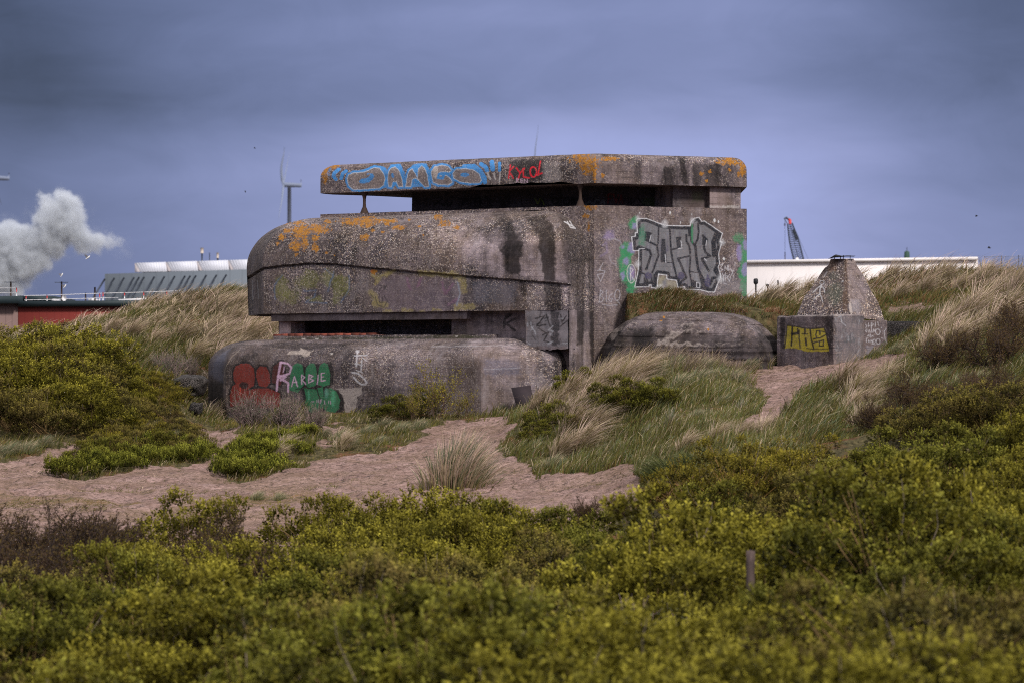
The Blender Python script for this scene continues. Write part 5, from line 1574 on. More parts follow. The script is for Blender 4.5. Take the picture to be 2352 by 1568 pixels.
# ---- the foreground thicket: rows of shrubs, nearest first
rs = R_(77)
cols_ = [(-200, 330, 'far left'), (330, 800, 'left'), (800, 1300, 'centre'), (1300, 1800, 'right of centre'), (1800, 2600, 'far right')]
rows_ = [(20, 34, 'in the front row'), (34, 46, 'in the near thicket'), (46, 57, 'in mid thicket'), (57, 72, 'at the far thicket edge'), (72, 84, 'on the right-hand slope')]
Y = 25.5; row = 0
GREENMAP = lambda u, Y: fbm(u / 420.0, Y / 9.0, 0, 91, 2)
while Y < 79:
    st_ = 1.95 + .010 * (Y - 25)
    x0, x1 = (-160 - CU) / F * Y - .6, (2500 - CU) / F * Y + .6
    x = x0 + (row % 2) * st_ * .5
    while x < x1:
        px, pY = x + rs.uniform(-.45, .45), Y + rs.uniform(-.5, .5)
        x += st_ * rs.uniform(.82, 1.2)
        u = toU(px, pY)
        # far boundary of the thicket
        yb = np.interp(u, [-200, 0, 280, 420, 640, 760, 1000, 1290, 1420, 1480, 1600, 1750, 2000, 2352, 2600], [66, 66, 66, 66, 66, 68, 68, 65, 60, 61, 64.5, 66.5, 68, 69.5, 69.5])
        if pY > yb: continue
        z = float(hgt(px, pY, False))
        gm = GREENMAP(u, pY)
        hm = float(fbm(px * .22 + 3, pY * .16, 0, 93, 2))            # broad swells and dips of the canopy
        s = rs.uniform(.80, 1.05) * (.66 + .80 * sstep(.30, .66, hm))
        if pY > 52: s = min(max(s, rs.uniform(.9, 1.08)), 1.1) * (1.0 if u < 1250 else .86)
        else: s *= 1.12
        if hm < .36 and pY < 52 and rs.rand() < .35: continue        # real gaps
        k = PV[rs.randint(4)] if gm > .47 else (PV[4 + rs.randint(3)] if gm > .38 else PV[7 + rs.randint(2)])
        kind = 'yellow green' if k in PV[:4] else ('dark green' if k in PV[4:7] else 'brownish olive')
        if (u < 300 and 57 < pY) or (480 < u < 630 and pY > 56): k = DKT[rs.randint(3)]; kind = 'bare dark brown'; s = 1.5 * rs.uniform(.9, 1.1)
        if 1440 < u < 1640 and 42 < pY < 49: k = PUR[rs.randint(2)]; kind = 'thin reddish brown'; s = 1.6
        if 1620 < u < 1830 and 28 < pY < 47: s = min(s, 1.0 if pY < 41 else .8)
        if 2000 < u and pY > 73 and rs.rand() < .5: k = HAW[rs.randint(2)]; kind = 'open olive'
        if 640 < u < 760 and 28 < pY < 42: s *= .55
        rn = [r_[2] for r_ in rows_ if r_[0] <= pY < r_[1]][0]; cn = [c_[2] for c_ in cols_ if c_[0] <= u < c_[1]]
        cn = cn[0] if cn else 'far right'
        nm = 'leafy' if k in PV else ('twiggy' if k in DKT + PUR else 'leafy')
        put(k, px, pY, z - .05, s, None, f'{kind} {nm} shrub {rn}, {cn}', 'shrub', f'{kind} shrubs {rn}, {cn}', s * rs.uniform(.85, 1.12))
    Y += 1.75 + .008 * (Y - 25); row += 1

for (u, Yp, s) in ((1660, 43.6, 1.0), (1795, 43.9, 1.0), (1728, 42.5, .98)):
    x_ = (u - CU) / F * Yp
    put(PV[rs.randint(4)], x_, Yp, float(hgt(x_, Yp, False)) - .05, s, None, 'yellow green leafy shrub directly in front of the old wooden post', 'shrub', 'shrubs before the wooden post')
for (u, Yp, s) in ((1075, 65.5, .92), (1135, 64.6, .95), (1195, 64.2, .92), (1255, 64.4, .95), (1310, 63, .9), (1365, 61.5, .9)):
    x_ = (u - CU) / F * Yp
    put(PV[rs.randint(7)], x_, Yp, float(hgt(x_, Yp, False)) - .05, s, None, 'leafy shrub on the thicket rim just below the big straw tuft', 'shrub', 'shrubs on the thicket rim below the straw tuft')
# ---- single shrubs
AIRY = make_plant('open_shrub', *twiggy(650, 1.0, 1.75, 8, [(.15, .09, .06), (.10, .07, .05)], [(.26, .23, .03), (.19, .17, .028), (.30, .23, .03)], .055, 3, 3, .7, .012, .14, .45), None, None)
def at(u, v, y0=60, y1=128): return ground_at(u, v, y0, y1)


def single(protos, u, v, s, label, cat='shrub', y0=60, sz=None, group=None, up=0):
    x, Y_, z = at(u, v, y0)
    k = protos[rs.randint(len(protos))]
    return put(k, x, Y_, z - .03 + up, s, None, label, cat, group, sz)


# tall hawthorn right of centre
for (u, v, y0, s, l) in ((1700, 1190, 66, 1.0, 'tall open hawthorn bush with yellowish twigs in front of the sand path'), (1840, 1150, 68, .85, 'second hawthorn bush right of the tallest one'), (1580, 1180, 66, .8, 'lower hawthorn bush left of the tallest one'),
                         (1760, 1120, 70, .7, 'hawthorn bush behind the tallest one, by the path')):
    single(HAW, u, v, s, l, 'hawthorn', y0, group='hawthorns below the path')
# big bush bank at the left edge: shrubs stepping up the slope
k_ = 0
for (u, v, y0, s) in ((20, 990, 88, 1.15), (110, 1000, 88, 1.0), (200, 985, 88, 1.0), (60, 960, 92, 1.2), (170, 955, 92, 1.15), (285, 960, 90, .65), (10, 925, 95, 1.25), (110, 925, 95, 1.3), (205, 930, 95, 1.0), (295, 930, 94, .6), (60, 880, 99, 1.25), (160, 880, 99, 1.25), (240, 885, 98, .8), (-60, 960, 90, 1.2), (-50, 900, 97, 1.3), (110, 845, 103, 1.1), (20, 850, 103, 1.1), (200, 850, 103, .8)):
    mixp = [PV[0], PV[1], PV[7], PV[8], PV[7]]
    x, Y_, z = at(u, v, y0)
    pos = 'lower edge' if v > 975 else ('middle' if v > 915 else 'top')
    put(mixp[rs.randint(5)], x, Y_, z - .1, s * .95, None, f'olive leafy shrub of the left bush bank, {pos} of the bank', 'shrub', f'shrubs of the left bush bank, {pos}')
# grassy olive shrubs between the bank and the bunker
for (u, v, y0, s) in ((385, 985, 88, .5), (330, 1010, 86, .5), (420, 1010, 86, .4), (370, 940, 92, .5), (300, 975, 88, .6), (250, 1040, 84, .5), (400, 915, 94, .35), (345, 900, 95, .5)):
    x, Y_, z = at(u, v, y0)
    put(PV[7 + rs.randint(2)] if rs.rand() < .6 else HAW[0], x, Y_, z - .05, s, None, 'low olive shrub on the sandy slope between the bush bank and the bunker', 'shrub', 'low shrubs between bush bank and bunker')
for (u, v, y0, s) in ((190, 1070, 80, .42), (250, 1060, 80, .45), (310, 1045, 82, .5), (370, 1045, 82, .45), (430, 1045, 82, .42), (280, 1020, 84, .5), (340, 1030, 84, .48), (400, 1025, 84, .45), (450, 1020, 84, .36), (230, 1045, 84, .45)):
    x, Y_, z = at(u, v, y0)
    put(PV[7 + rs.randint(2)] if rs.rand() < .6 else PV[4], x, Y_, z - .05, s, None, 'low leafy shrub on the sandy slope just right of the foot of the bush bank', 'shrub', 'low shrubs right of the bush bank foot')
n_ = 0
for P_, lab, grp in (([(160, 1092, .8), (215, 1082, .75), (270, 1075, .75), (330, 1060, .8), (390, 1058, .7), (440, 1060, .75), (470, 1045, .5), (240, 1050, .7), (300, 1040, .75), (370, 1035, .7), (430, 1035, .7)], 'flat green creeping shrub on the sand, left of the narrow gap', 'creeping shrubs left of the sand gap'),
                     ([(530, 1090, .75), (580, 1092, .75), (630, 1080, .7), (560, 1060, .8), (620, 1050, .75), (675, 1045, .6), (600, 1025, .65), (655, 1015, .6), (700, 1000, .5), (560, 1035, .6), (540, 1075, .7)], 'flat green creeping shrub on the mound below the graffiti', 'creeping shrubs below the graffiti')):
    for (u, v, s) in P_: single(CRP, u, v, s, lab, 'shrub', 78, s * 1.9, grp)
for (u, v, s, l) in ((905, 962, .45, 'small bushy green plant at the foot of the lower tier, left of the leafless one'), (960, 955, .5, 'green plant among the twigs at the foot of the lower tier'), (1320, 915, .5, 'dark green low bush on the left flank of the grassy mound'), (1395, 960, .55, 'dark green low bush in the middle of the grassy mound'),
                     (1265, 995, .5, 'dark green low bush at the left foot of the grassy mound'), (1240, 1020, .38, 'lowest dark green bush at the left foot of the grassy mound'), (1440, 945, .6, 'dark green low bush right of the mound middle'), (1500, 940, .5, 'rightmost dark green low bush on the mound'), (1340, 1000, .4, 'small dark green bush among the pale grass of the mound')):
    single([PV[4], PV[5], PV[6]], u, v, s, l, y0=84)
single([AIRY], 1000, 962, 1.0, 'tall thin open shrub growing in front of the lower tier', 'shrub', 84, 1.0)
single([AIRY], 950, 962, .55, 'smaller open shrub left of the tall thin one', 'shrub', 84)
single([AIRY], 1060, 960, .6, 'smaller open shrub right of the tall thin one', 'shrub', 84)
single([PUR[0]], 575, 975, 1.15, 'grey pink twiggy shrub covering the foot of the red graffiti', y0=84)
single([PUR[1]], 655, 975, 1.1, 'grey pink twiggy shrub in front of the pink lettering', y0=84)
single([PUR[0]], 725, 978, .75, 'small twiggy shrub left of the green graffiti foot', y0=84)
single([PUR[1]], 385, 875, 1.25, 'purplish twiggy bush on the dune left of the bunker', y0=95)
single([PUR[0]], 432, 862, .8, 'purplish twiggy bush just behind the boulder', y0=101)
BUCK = [make_plant('buckthorn', *twiggy(520 + i, 1.5, 1.15, 15, [(.05, .032, .026), (.085, .05, .038), (.06, .04, .033)], [(.11, .07, .028), (.15, .10, .03), (.09, .05, .026)], .034, 2, 4, 1.15, .016, .22, .25), None, None) for i in range(2)]
for i, (u, v, y0, s, l) in enumerate(((2290, 850, 80, 1.25, 'large bare dark buckthorn on the right dune'), (2180, 850, 82, 1.0, 'bare dark buckthorn leaning left on the right dune'), (2340, 800, 84, 1.1, 'bare dark buckthorn at the right edge, on the dune'), (2100, 960, 78, .95, 'bare dark buckthorn below the path end, with a pale snag'),
                             (2150, 985, 76, .85, 'brown bare shrub low on the right slope'), (2020, 985, 76, .75, 'small brown bare shrub beside the tall straw grass'), (2230, 975, 76, 1.0, 'brown bare shrub in the hollow of the right slope'), (2330, 960, 76, 1.0, 'brown bare shrub low at the right edge'), (2270, 930, 78, .9, 'brown bare shrub under the large buckthorn'), (2060, 930, 80, .6, 'tiny bare shrub at the sand border on the right'))):
    single(BUCK if 'large' in l or 'leaning' in l or 'edge, on' in l or 'below the path' in l or i in (6, 8) else DKT, u, v, s, l, 'buckthorn', y0, group='bare buckthorns on the right slope')
for (u, v, s) in ((2180, 1010, .8), (2270, 1005, .85), (2340, 1000, .8), (2100, 1010, .7)):
    single([PV[7], PV[8]], u, v, s, 'dark brownish leafy shrub between the buckthorns and the thicket', 'shrub', 74, group='brownish shrubs below the buckthorns')
single([DKT[0]], 1420, 1190, .55, 'small dark bare shrub in the gap beside the sand', y0=62)
single([DKT[1]], 1350, 1195, .5, 'second small dark bare shrub by the sand gap, further left', y0=62)


# ---- marram tufts, one thing each
def tuft(seed, n, h, lean, spread, cr, ct, a0=0.0, asd=.5, wid=(.010, .020)):
    global rg
    r = R_(seed); rb = Rib()
    base = np.column_stack([r.normal(0, spread, n), r.normal(0, spread, n), np.full(n, -.04)])
    rr2 = (base[:, 0] ** 2 + base[:, 1] ** 2) / (spread ** 2)
    hh = r.uniform(.5, 1.0, n) * h * (.45 + .55 * np.exp(-rr2 * .35)); L = hh * r.uniform(*lean, n); a = a0 + r.normal(0, asd, n)
    bk = r.rand(n) < .08; L[bk] *= 2.2; hh[bk] *= .45; a[bk] += r.normal(0, 1.5, bk.sum())
    out = base[:, :2] / (spread + 1e-6) * .12 * h
    rg = R_(seed + 1)
    rb.blades(base, hh, np.stack([L * np.cos(a), L * np.sin(a)], -1) + out, r.uniform(*wid, n), pal(n, cr, [1] * len(cr)), pal(n, ct, [1] * len(ct)), 6, 1.15)
    o = rb.build('marram_tuft', M_GRASS); return o


TF = [tuft(900 + i, 520, 1.0, (.35, 1.2), .09, [OLIVE, GREEN, (.22, .17, .10)], [PINKS, STRAW, (.52, .42, .30), OLIVE]) for i in range(4)]
TG = [tuft(930 + i, 420, .62, (.3, 1.0), .14, [GREEN, (.10, .13, .05), OLIVE], [BLUEG, (.26, .26, .15), STRAW]) for i in range(3)]
TP = [tuft(960, 110, .55, (.05, .35), .05, [(.3, .2, .15), OLIVE], [(.46, .42, .32), BLUEG])]
TD = [tuft(970, 700, .62, (.5, 1.3), .22, [DKGR, GREEN], [(.10, .115, .045), (.16, .17, .09), GREEN], a0=math.pi)]
BIGT = tuft(1001, 1300, 1.05, (.10, .55), .20, [(.25, .17, .10), OLIVE, GREEN], [PINKS, STRAW, BLUEG])
for ob in TF + TG + TP + TD + [BIGT]: PARTS[ob.name] = []


def tf_put(P_, protos, label, group, y0=76, rzs=.35):
    for i, q in enumerate(P_):
        u, v, s = q[:3]
        x, Y_, z = at(u, v, y0)
        l = label if isinstance(label, str) else label[i]
        if group and ('bleached' in group or 'crest' in group): s *= 1.22
        put(protos[i % len(protos)], x, Y_, z, s, rs.normal(0, rzs), l, 'grass tuft', group)


tf_put([(1050, 1118, 1.6)], [BIGT], 'large straw coloured marram tuft standing alone on the sand', None, 66)
tf_put([(1245, 905, 1.0), (1265, 960, 1.0), (1290, 985, 1.1), (1310, 1010, 1.15), (1330, 960, 1.2), (1350, 930, 1.25), (1375, 905, 1.2), (1300, 935, 1.2), (1400, 950, 1.0), (1420, 900, 1.15), (1450, 885, 1.2), (1330, 1040, 1.1), (1285, 1050, .9), (1355, 1000, 1.0), (1395, 885, 1.1), (1240, 950, .8), (1440, 930, .95), (1470, 870, 1.0)], TF,
       'bleached marram tuft bent to the right on the left half of the grassy mound', 'bleached marram tufts on the grassy mound', 80)
tf_put([(1230, 1040, .8), (1270, 1075, .85), (1370, 1050, .8), (1520, 920, .9), (1560, 890, 1.0), (1600, 880, 1.0), (1640, 875, 1.0), (1680, 880, .9), (1500, 870, 1.0), (1550, 850, 1.0), (1610, 850, .9), (1720, 850, .8), (1760, 840, .8), (1800, 830, .8), (1840, 825, .7), (1660, 930, .7), (1700, 915, .7), (1600, 960, .6)], TG,
       'grey green marram tuft on the right half of the grassy mound', 'green marram tufts on the grassy mound', 80)
tf_put([(1536, 982, 1.25), (1484, 1005, .85), (1700, 945, .9)], TP, ['stiff pale upright tuft in the middle of the grassy mound', 'small stiff pale tuft left of the larger upright one', 'stiff pale tuft on the right slope of the mound'], 'stiff upright tufts', 80, .2)
tf_put([(1530, 1090, 1.1), (1590, 1075, .9)], TD, ['dark green drooping marram hummock beside the sand at the thicket edge', 'smaller drooping hummock right of the dark green one'], 'drooping hummocks', 70)
tf_put([(1570, 1040, .8), (1640, 1020, .9), (1700, 1010, .8), (1750, 1000, .8)], TF, 'thin pale marram tuft along the path edge below the mound', 'pale tufts along the path edge', 74)
tf_put([(1935, 900, 1.3), (1960, 920, 1.2), (1985, 945, 1.1), (1950, 950, 1.0), (2000, 900, 1.0), (1975, 975, .9), (2040, 880, .9)], TF, 'tall straw coloured marram tuft right of the sand path', 'straw tufts right of the sand path', 76)
tf_put([(1870, 960, 1.0), (1900, 940, 1.0), (1890, 985, .9), (1930, 975, 1.0), (1850, 985, .8), (2080, 870, 1.0), (2120, 850, 1.1), (2150, 880, 1.0), (2200, 900, 1.1), (2100, 900, 1.0), (2240, 890, 1.0), (2060, 810, .8), (2100, 790, .8), (2010, 818, .6)], TG, 'green marram tuft on the right slope beside the sand path', 'green tufts on the right slope', 76)
tf_put([(2150, 800, 1.4), (2180, 780, 1.4), (2210, 765, 1.5), (2240, 745, 1.5), (2270, 725, 1.5), (2300, 710, 1.4), (2330, 700, 1.5), (2350, 690, 1.5), (2190, 810, 1.2), (2130, 820, 1.1), (2230, 790, 1.2), (2280, 770, 1.3), (2320, 740, 1.3), (2160, 770, 1.2)], TF, 'long wind-swept pale marram tuft on the crest of the right dune', 'wind-swept tufts on the right dune crest', 84)
tf_put([(745, 1005, .7), (780, 1010, .8), (800, 1025, .8), (840, 1000, .75), (880, 985, .8), (920, 990, .7), (870, 1020, .6), (960, 985, .7)], TG, 'grey green tuft on the low rise in front of the lower tier', 'tufts on the rise before the bunker', 80)
tf_put([(785, 1030, .8), (650, 1040, .8), (635, 1060, .7)], TF, ['pale spiky tuft on the low rise right of the graffiti mound', 'pale tuft among the creeping shrubs below the graffiti', 'second pale tuft among the creeping shrubs, lower down'], 'pale tufts before the bunker', 80)
tf_put([(1235, 935, .9), (1220, 955, .8)], TF, 'pinkish marram tuft half hiding the leaning metal plate', 'tufts by the leaning plate', 84)
tf_put([(590, 1150, .5), (640, 1148, .5)], TG, 'flattened dry tuft lying on the sand', 'flattened tufts on the sand', 66)
tf_put([(20, 1045, .9), (60, 1040, .8), (-10, 1050, .9), (100, 1030, .7), (300, 1000, .8), (340, 990, .8), (390, 1015, .8), (260, 1010, .7)], TG, 'green tuft at the foot of the left bush bank', 'tufts at the foot of the bush bank', 80)
tf_put([(410, 790, 1.3), (440, 830, 1.2), (480, 780, 1.3), (500, 840, 1.2), (350, 800, 1.1), (300, 780, 1.1), (520, 760, 1.4), (560, 790, 1.4), (590, 760, 1.4), (610, 740, 1.4), (540, 830, 1.3), (250, 770, 1.0), (600, 780, 1.3)], TF, 'pale marram tuft on the back dune left of the bunker', 'marram tufts on the left back dune', 100)
tf_put([(1760, 700, 1.2), (1800, 690, 1.2), (1850, 680, 1.2), (2060, 690, 1.1), (2120, 680, 1.1), (2160, 650, 1.2), (2200, 670, 1.1), (2260, 650, 1.2), (2040, 650, 1.2), (2310, 660, 1.2)], TF, 'pale marram tuft on the back dune right of the bunker', 'marram tufts on the right back dune', 104)

# prototypes that found no place are removed again
for n_ in [o_.name for o_ in COL.objects]:
    o_ = COL.objects.get(n_)
    if o_ is not None and n_ in PARTS and n_ not in USED:
        for c_ in PARTS[n_]: bpy.data.objects.remove(c_, do_unlink=True)
        bpy.data.objects.remove(o_, do_unlink=True)
# ---------------------------------------------------------------- small things near the bunker
M_PLATE = simple_mat('rusty_sheet', (.030, .020, .024), .75, .35, 8)
A = Acc()
P3 = [XZ(1190, 946, 97.5), XZ(1227, 940, 97.45), XZ(1218, 884, 98.2), XZ(1174, 890, 98.25)]
V = [p_ for p_ in P3] + [p_ + np.array([.01, .05, 0]) for p_ in P3]
A.add(V, [(0, 1, 2, 3), (7, 6, 5, 4), (0, 4, 5, 1), (1, 5, 6, 2), (2, 6, 7, 3), (3, 7, 4, 0)])
o = A.build('metal_plate', M_PLATE); tag(o, 'dark rusty metal plate leaning against the lower tier of the bunker', 'metal plate')

M_ROCK = concrete('grey_rock', (.12, .105, .10), (.30, .26, .25), .5, .35)


def rock(name, u0, u1, v0, v1, Y_, label, seed, dy=1.2):
    a, b = XZ(u0, v1, Y_), XZ(u1, v0, Y_)
    n, m = 40, 24; V = []
    for i in range(m + 1):
        th = math.pi * i / m
        for j in range(n):
            ph = 2 * math.pi * j / n
            c = lambda q: math.copysign(abs(q) ** .55, q)
            V.append((c(math.sin(th)) * c(math.cos(ph)), c(math.sin(th)) * c(math.sin(ph)), c(math.cos(th))))
    V = np.array(V); V = V * (1 + (fbm(V[:, :1] * 2, V[:, 1:2] * 2, V[:, 2:] * 2, seed, 3) - .5) * .5)
    V = V * np.array([(b[0] - a[0]) / 2, dy, (b[2] - a[2]) / 2]); V[:, 0] += V[:, 2] * .25
    V += np.array([(a[0] + b[0]) / 2, Y_ + .3, (a[2] + b[2]) / 2])
    Q = [(i * n + j, (i + 1) * n + j, (i + 1) * n + (j + 1) % n, i * n + (j + 1) % n) for i in range(m) for j in range(n)]
    A = Acc(); A.add(V, Q); o = A.build(name, M_ROCK, None, False); tag(o, label, 'rock'); return o


rock('rock', 396, 470, 862, 912, 102.5, 'grey concrete boulder lying at the left end of the bunker', 3)
rock('rubble_block', 432, 462, 924, 955, 100.4, 'small pale rubble block below the boulder', 5, .5)

M_WOOD = simple_mat('weathered_wood', (.095, .066, .06), .9, .4, 25)
x, Y_ = XZ(1724, 0, 46.5)[:2]; zt = (HV - 1266) / F * 46.5
rr = R_(4); A = Acc()
n = 14; zs = np.linspace(-4.3, zt, 14); V = []
for z in zs:
    for k in range(n):
        a = 2 * math.pi * k / n; r_ = .062 * (1 + .10 * math.sin(k * 2.6)) * (1 + .05 * math.sin(z * 3))
        V.append((x + r_ * math.cos(a) + (z - zt) * .01, Y_ + r_ * math.sin(a), z + (.03 * math.sin(k * 1.9) if z == zs[-1] else 0)))
Q = [(i * n + k, i * n + (k + 1) % n, (i + 1) * n + (k + 1) % n, (i + 1) * n + k) for i in range(13) for k in range(n)]
T = [(13 * n, 13 * n + k, 13 * n + k + 1) for k in range(1, n - 1)]
A.add(V, Q, T); o = A.build('wooden_post', M_WOOD); tag(o, 'weathered grey wooden post sticking out of the foreground thicket', 'post')

# low wall strip far right of the monument
M_FCON = concrete('far_concrete', (.05, .045, .048), (.16, .14, .15), .4, .3)
V, Q, T = body([(10.7, 101.2), (12.2, 101.6), (12.4, 103), (10.7, 103)], quarter(.2, 1.68, 1.45, .25, 4), {0}, .05)
A = Acc(); A.add(V, Q, T); o = A.build('concrete_slab', M_FCON); tag(o, 'low dark concrete slab behind the pyramid base, at its right', 'slab')

# small dark posts at the foot of the white hall
M_DARK = simple_mat('dark_paint', (.02, .02, .025), .6, .2, 3)
for u, v0, v1, w_, l in ((1736, 640, 662, 5.5, 'dark round-headed bollard in front of the white hall, nearest the bunker'), (1763, 653, 662, 4, 'short dark stump in front of the white hall'), (1787, 644, 664, 2, 'thin dark stake in front of the white hall')):
    A = Acc(); Yb = 150.
    p0, p1 = XZ(u, v1 + 30, Yb), XZ(u, v0, Yb); r_ = w_ / F * Yb
    hb = (p1[2] - XZ(u, v1, Yb)[2])
    zz_ = [p0[2], p1[2] - hb * .65, p1[2] - hb * .5, p1[2] - hb * .1, p1[2]]
    A.tube([(p0[0], Yb, z) for z in zz_], [r_ * .35, r_ * .35, r_, r_, r_ * .6], 10)
    o = A.build('bollard', M_DARK); tag(o, l, 'bollard', 'bollards before the white hall')

# ---------------------------------------------------------------- far buildings
def panel_mat(name, col, pitch, depth=.15, axis=0, rough=.6):
    m, nt, p = material(name)
    geo = nt.new('ShaderNodeNewGeometry'); P = geo.outputs['Position']
    sx = nt.new('ShaderNodeSeparateXYZ'); nt.l.new(P, sx.inputs[0])
    fr = nt.m('FRACT', nt.m('MULTIPLY', sx.outputs[axis], 1 / pitch))
    ln = nt.m('LESS_THAN', fr, .12)
    n = nt.noise(P, .25, 4, .6)
    f = nt.m('SUBTRACT', nt.m('MULTIPLY_ADD', n, .3, .85), nt.m('MULTIPLY', ln, depth))
    c = nt.new('ShaderNodeCombineColor')
    for i in range(3): nt.l.new(f, c.inputs[i])
    nt.l.new(nt.mix(1.0, col, c.outputs[0], 'MULTIPLY'), p.inputs['Base Color'])
    p.inputs['Roughness'].default_value = rough; p.inputs['Specular IOR Level'].default_value = .25
    return m


M_WHITE = panel_mat('white_cladding', (.80, .74, .74), 1.5, .05)
M_GREY = panel_mat('grey_cladding', (.135, .155, .185), 1.2, .10)
M_SHED = simple_mat('ribbed_roof', (.58, .58, .64), .95, .03, .1, spec=0.0)
M_SHEDP = simple_mat('roof_side', (.50, .44, .45), .7, .1, .5)
M_STEEL = simple_mat('dark_steel', (.05, .06, .085), .6, .1, 1)
M_RED = panel_mat('red_cladding', (.20, .034, .028), .35, .12)
M_PINK = panel_mat('faded_cladding', (.20, .13, .12), .30, .3)
M_FASC = simple_mat('dark_fascia', (.018, .030, .036), .6, .15, 1)
M_WP = simple_mat('white_paint', (.75, .73, .75), .5, .1, 2)
M_RP = simple_mat('red_paint', (.55, .05, .05), .5, .1, 2)
M_BEI = simple_mat('beige_metal', (.50, .42, .36), .6, .1, 1)


def quadbox(A, u0, u1, v_l, v_r, Y_, depth, zb=-2.7, C=None):
    """block with a front face from column u0 to u1, top rows v_l and v_r"""
    a, b = XZ(u0, v_l, Y_), XZ(u1, v_r, Y_)
    V = [(a[0], Y_, zb), (b[0], Y_, zb), (b[0], Y_, b[2]), (a[0], Y_, a[2]), (a[0], Y_ + depth, zb), (b[0], Y_ + depth, zb), (b[0], Y_ + depth, b[2]), (a[0], Y_ + depth, a[2])]
    return A.add(V, [(0, 1, 2, 3), (1, 5, 6, 2), (5, 4, 7, 6), (4, 0, 3, 7), (3, 2, 6, 7), (4, 5, 1, 0)], C=C)


# white hall on the right
t = empty('white_hall'); tag(t, 'long low white industrial hall behind the right-hand dune', 'industrial hall')
A = Acc(); quadbox(A, 1640, 2246, 603, 594, 300, 60); A.build('wall', M_WHITE, t)
A = Acc(); a, b = XZ(1640, 603, 299.7), XZ(2246, 594, 299.7)
A.add([(a[0], 299.7, a[2] - .12), (b[0], 299.7, b[2] - .12), (b[0], 299.7, b[2] + .14), (a[0], 299.7, a[2] + .14), (a[0], 300.5, a[2] - .12), (b[0], 300.5, b[2] - .12), (b[0], 300.5, b[2] + .14), (a[0], 300.5, a[2] + .14)],
      [(0, 1, 2, 3), (1, 5, 6, 2), (5, 4, 7, 6), (4, 0, 3, 7), (3, 2, 6, 7), (4, 5, 1, 0)]); A.build('parapet', M_WHITE, t)
for u in (1833, 2128, 2146):
    A = Acc(); q = XZ(u, 597, 301); A.tube([(q[0], 302, q[2] - .4), (q[0], 302, q[2] + .1), (q[0], 302, q[2] + .25)], [.14, .16, .05], 8); A.build('roof_vent', M_WP, t)
# grey hall on the left
t = empty('grey_hall'); tag(t, 'grey clad industrial hall with slanting struts and white saw-tooth roof lights', 'industrial hall')
YH = 340.
A = Acc(); quadbox(A, 240.6, 760, 629.5, 613, YH, 60); A.build('wall', M_GREY, t)
for u_, n0 in ((237, 0),):
    pass
tops = [(241, 641), (262.5, 639), (285, 638.4), (308, 637.6), (319.5, 637.2), (331, 636.8), (354.7, 636), (378, 635.5), (401.5, 634.8), (425, 634.2), (437, 634), (450, 633.5), (474, 632.6), (497.5, 632), (520, 631.5)]
for (u, v) in tops:
    A = Acc(); A.tube([XZ(u, v, YH - .5), XZ(u - 27, v + 43, YH - 1.2)], .085, 6); A.build('strut', M_STEEL, t)
for i in range(4):
    u0 = 309 + i * 71.5; u1 = u0 + 71.5
    va = lambda u: np.interp(u, [309, 566, 620], [604.5, 596.7, 595]); vb = lambda u: np.interp(u, [240, 566, 620], [626.5, 619.5, 618.5])
    A = Acc(); Yr = YH + 6
    P_ = [XZ(u0 + 1, va(u0), Yr + 4), XZ(u1, va(u1), Yr + 4), XZ(u1, vb(u1), Yr), XZ(u0 + 13, vb(u0), Yr)]
    Bk = [q + np.array([0, 5, 0]) for q in P_]
    A.add(P_ + Bk, [(0, 3, 2, 1), (4, 5, 6, 7), (0, 1, 5, 4), (1, 2, 6, 5), (2, 3, 7, 6), (3, 0, 4, 7)])
    for q in np.linspace(.08, .96, 11): A.tube([P_[0] * (1 - q) + P_[1] * q, P_[3] * (1 - q) + P_[2] * q], .035, 4, C=(.5, .5, .5))
    A.build('roof_light', M_SHED, t)
    A = Acc(); P_ = [XZ(u0 + .5, va(u0) + .3, Yr + 3.6), XZ(u0 + 13, vb(u0), Yr - .1), XZ(u0 + .5, vb(u0), Yr + 3.6)]
    Bk = [q + np.array([0, 1.2, 0]) for q in P_]
    A.add(P_ + Bk, [(0, 2, 5, 3), (0, 3, 4, 1)], [(0, 1, 2), (3, 5, 4)]); A.build('roof_gable', M_SHEDP, t)
for u, v0, v1, w0, w1, two in ((464, 569, 600, 2.8, 4.6, True), (481.3, 581, 600, 1.6, 1.6, False), (500, 580, 600, 3.2, 3.4, True)):
    A = Acc(); q = XZ(u, v0, YH + 14); k = (YH + 14) / F; zb = XZ(u, 606, YH + 14)[2]
    A.tube([(q[0], YH + 14, zb), (q[0], YH + 14, q[2] - 13 * k if two else q[2])], w0 * k * .6, 8)
    o = A.build('chimney', M_STEEL, t)
    if two:
        A = Acc(); A.tube([(q[0], YH + 14, q[2] - 13 * k), (q[0], YH + 14, q[2] - .5 * k)], w1 * k * .8, 8); c_ = A.build('cowl', M_BEI, t); c_.parent = o

# red building on the left edge
YB = 165.; t = empty('red_building')
tag(t, 'low red building with dark fascia and red and white roof railing, left edge', 'building')
A = Acc(); quadbox(A, -260, 41, 697, 697, YB, 20); A.build('faded_wall', M_PINK, t)
A = Acc(); quadbox(A, 42, 420, 704, 702.5, YB, 20); A.build('red_wall', M_RED, t)


def slab(A, u0, u1, vt0, vt1, vb0, vb1, Y_, d):
    P_ = [XZ(u0, vb0, Y_), XZ(u1, vb1, Y_), XZ(u1, vt1, Y_), XZ(u0, vt0, Y_)]; Bk = [q + np.array([0, d, 0]) for q in P_]
    A.add(P_ + Bk, [(0, 1, 2, 3), (1, 5, 6, 2), (5, 4, 7, 6), (4, 0, 3, 7), (3, 2, 6, 7), (4, 5, 1, 0)]); return A


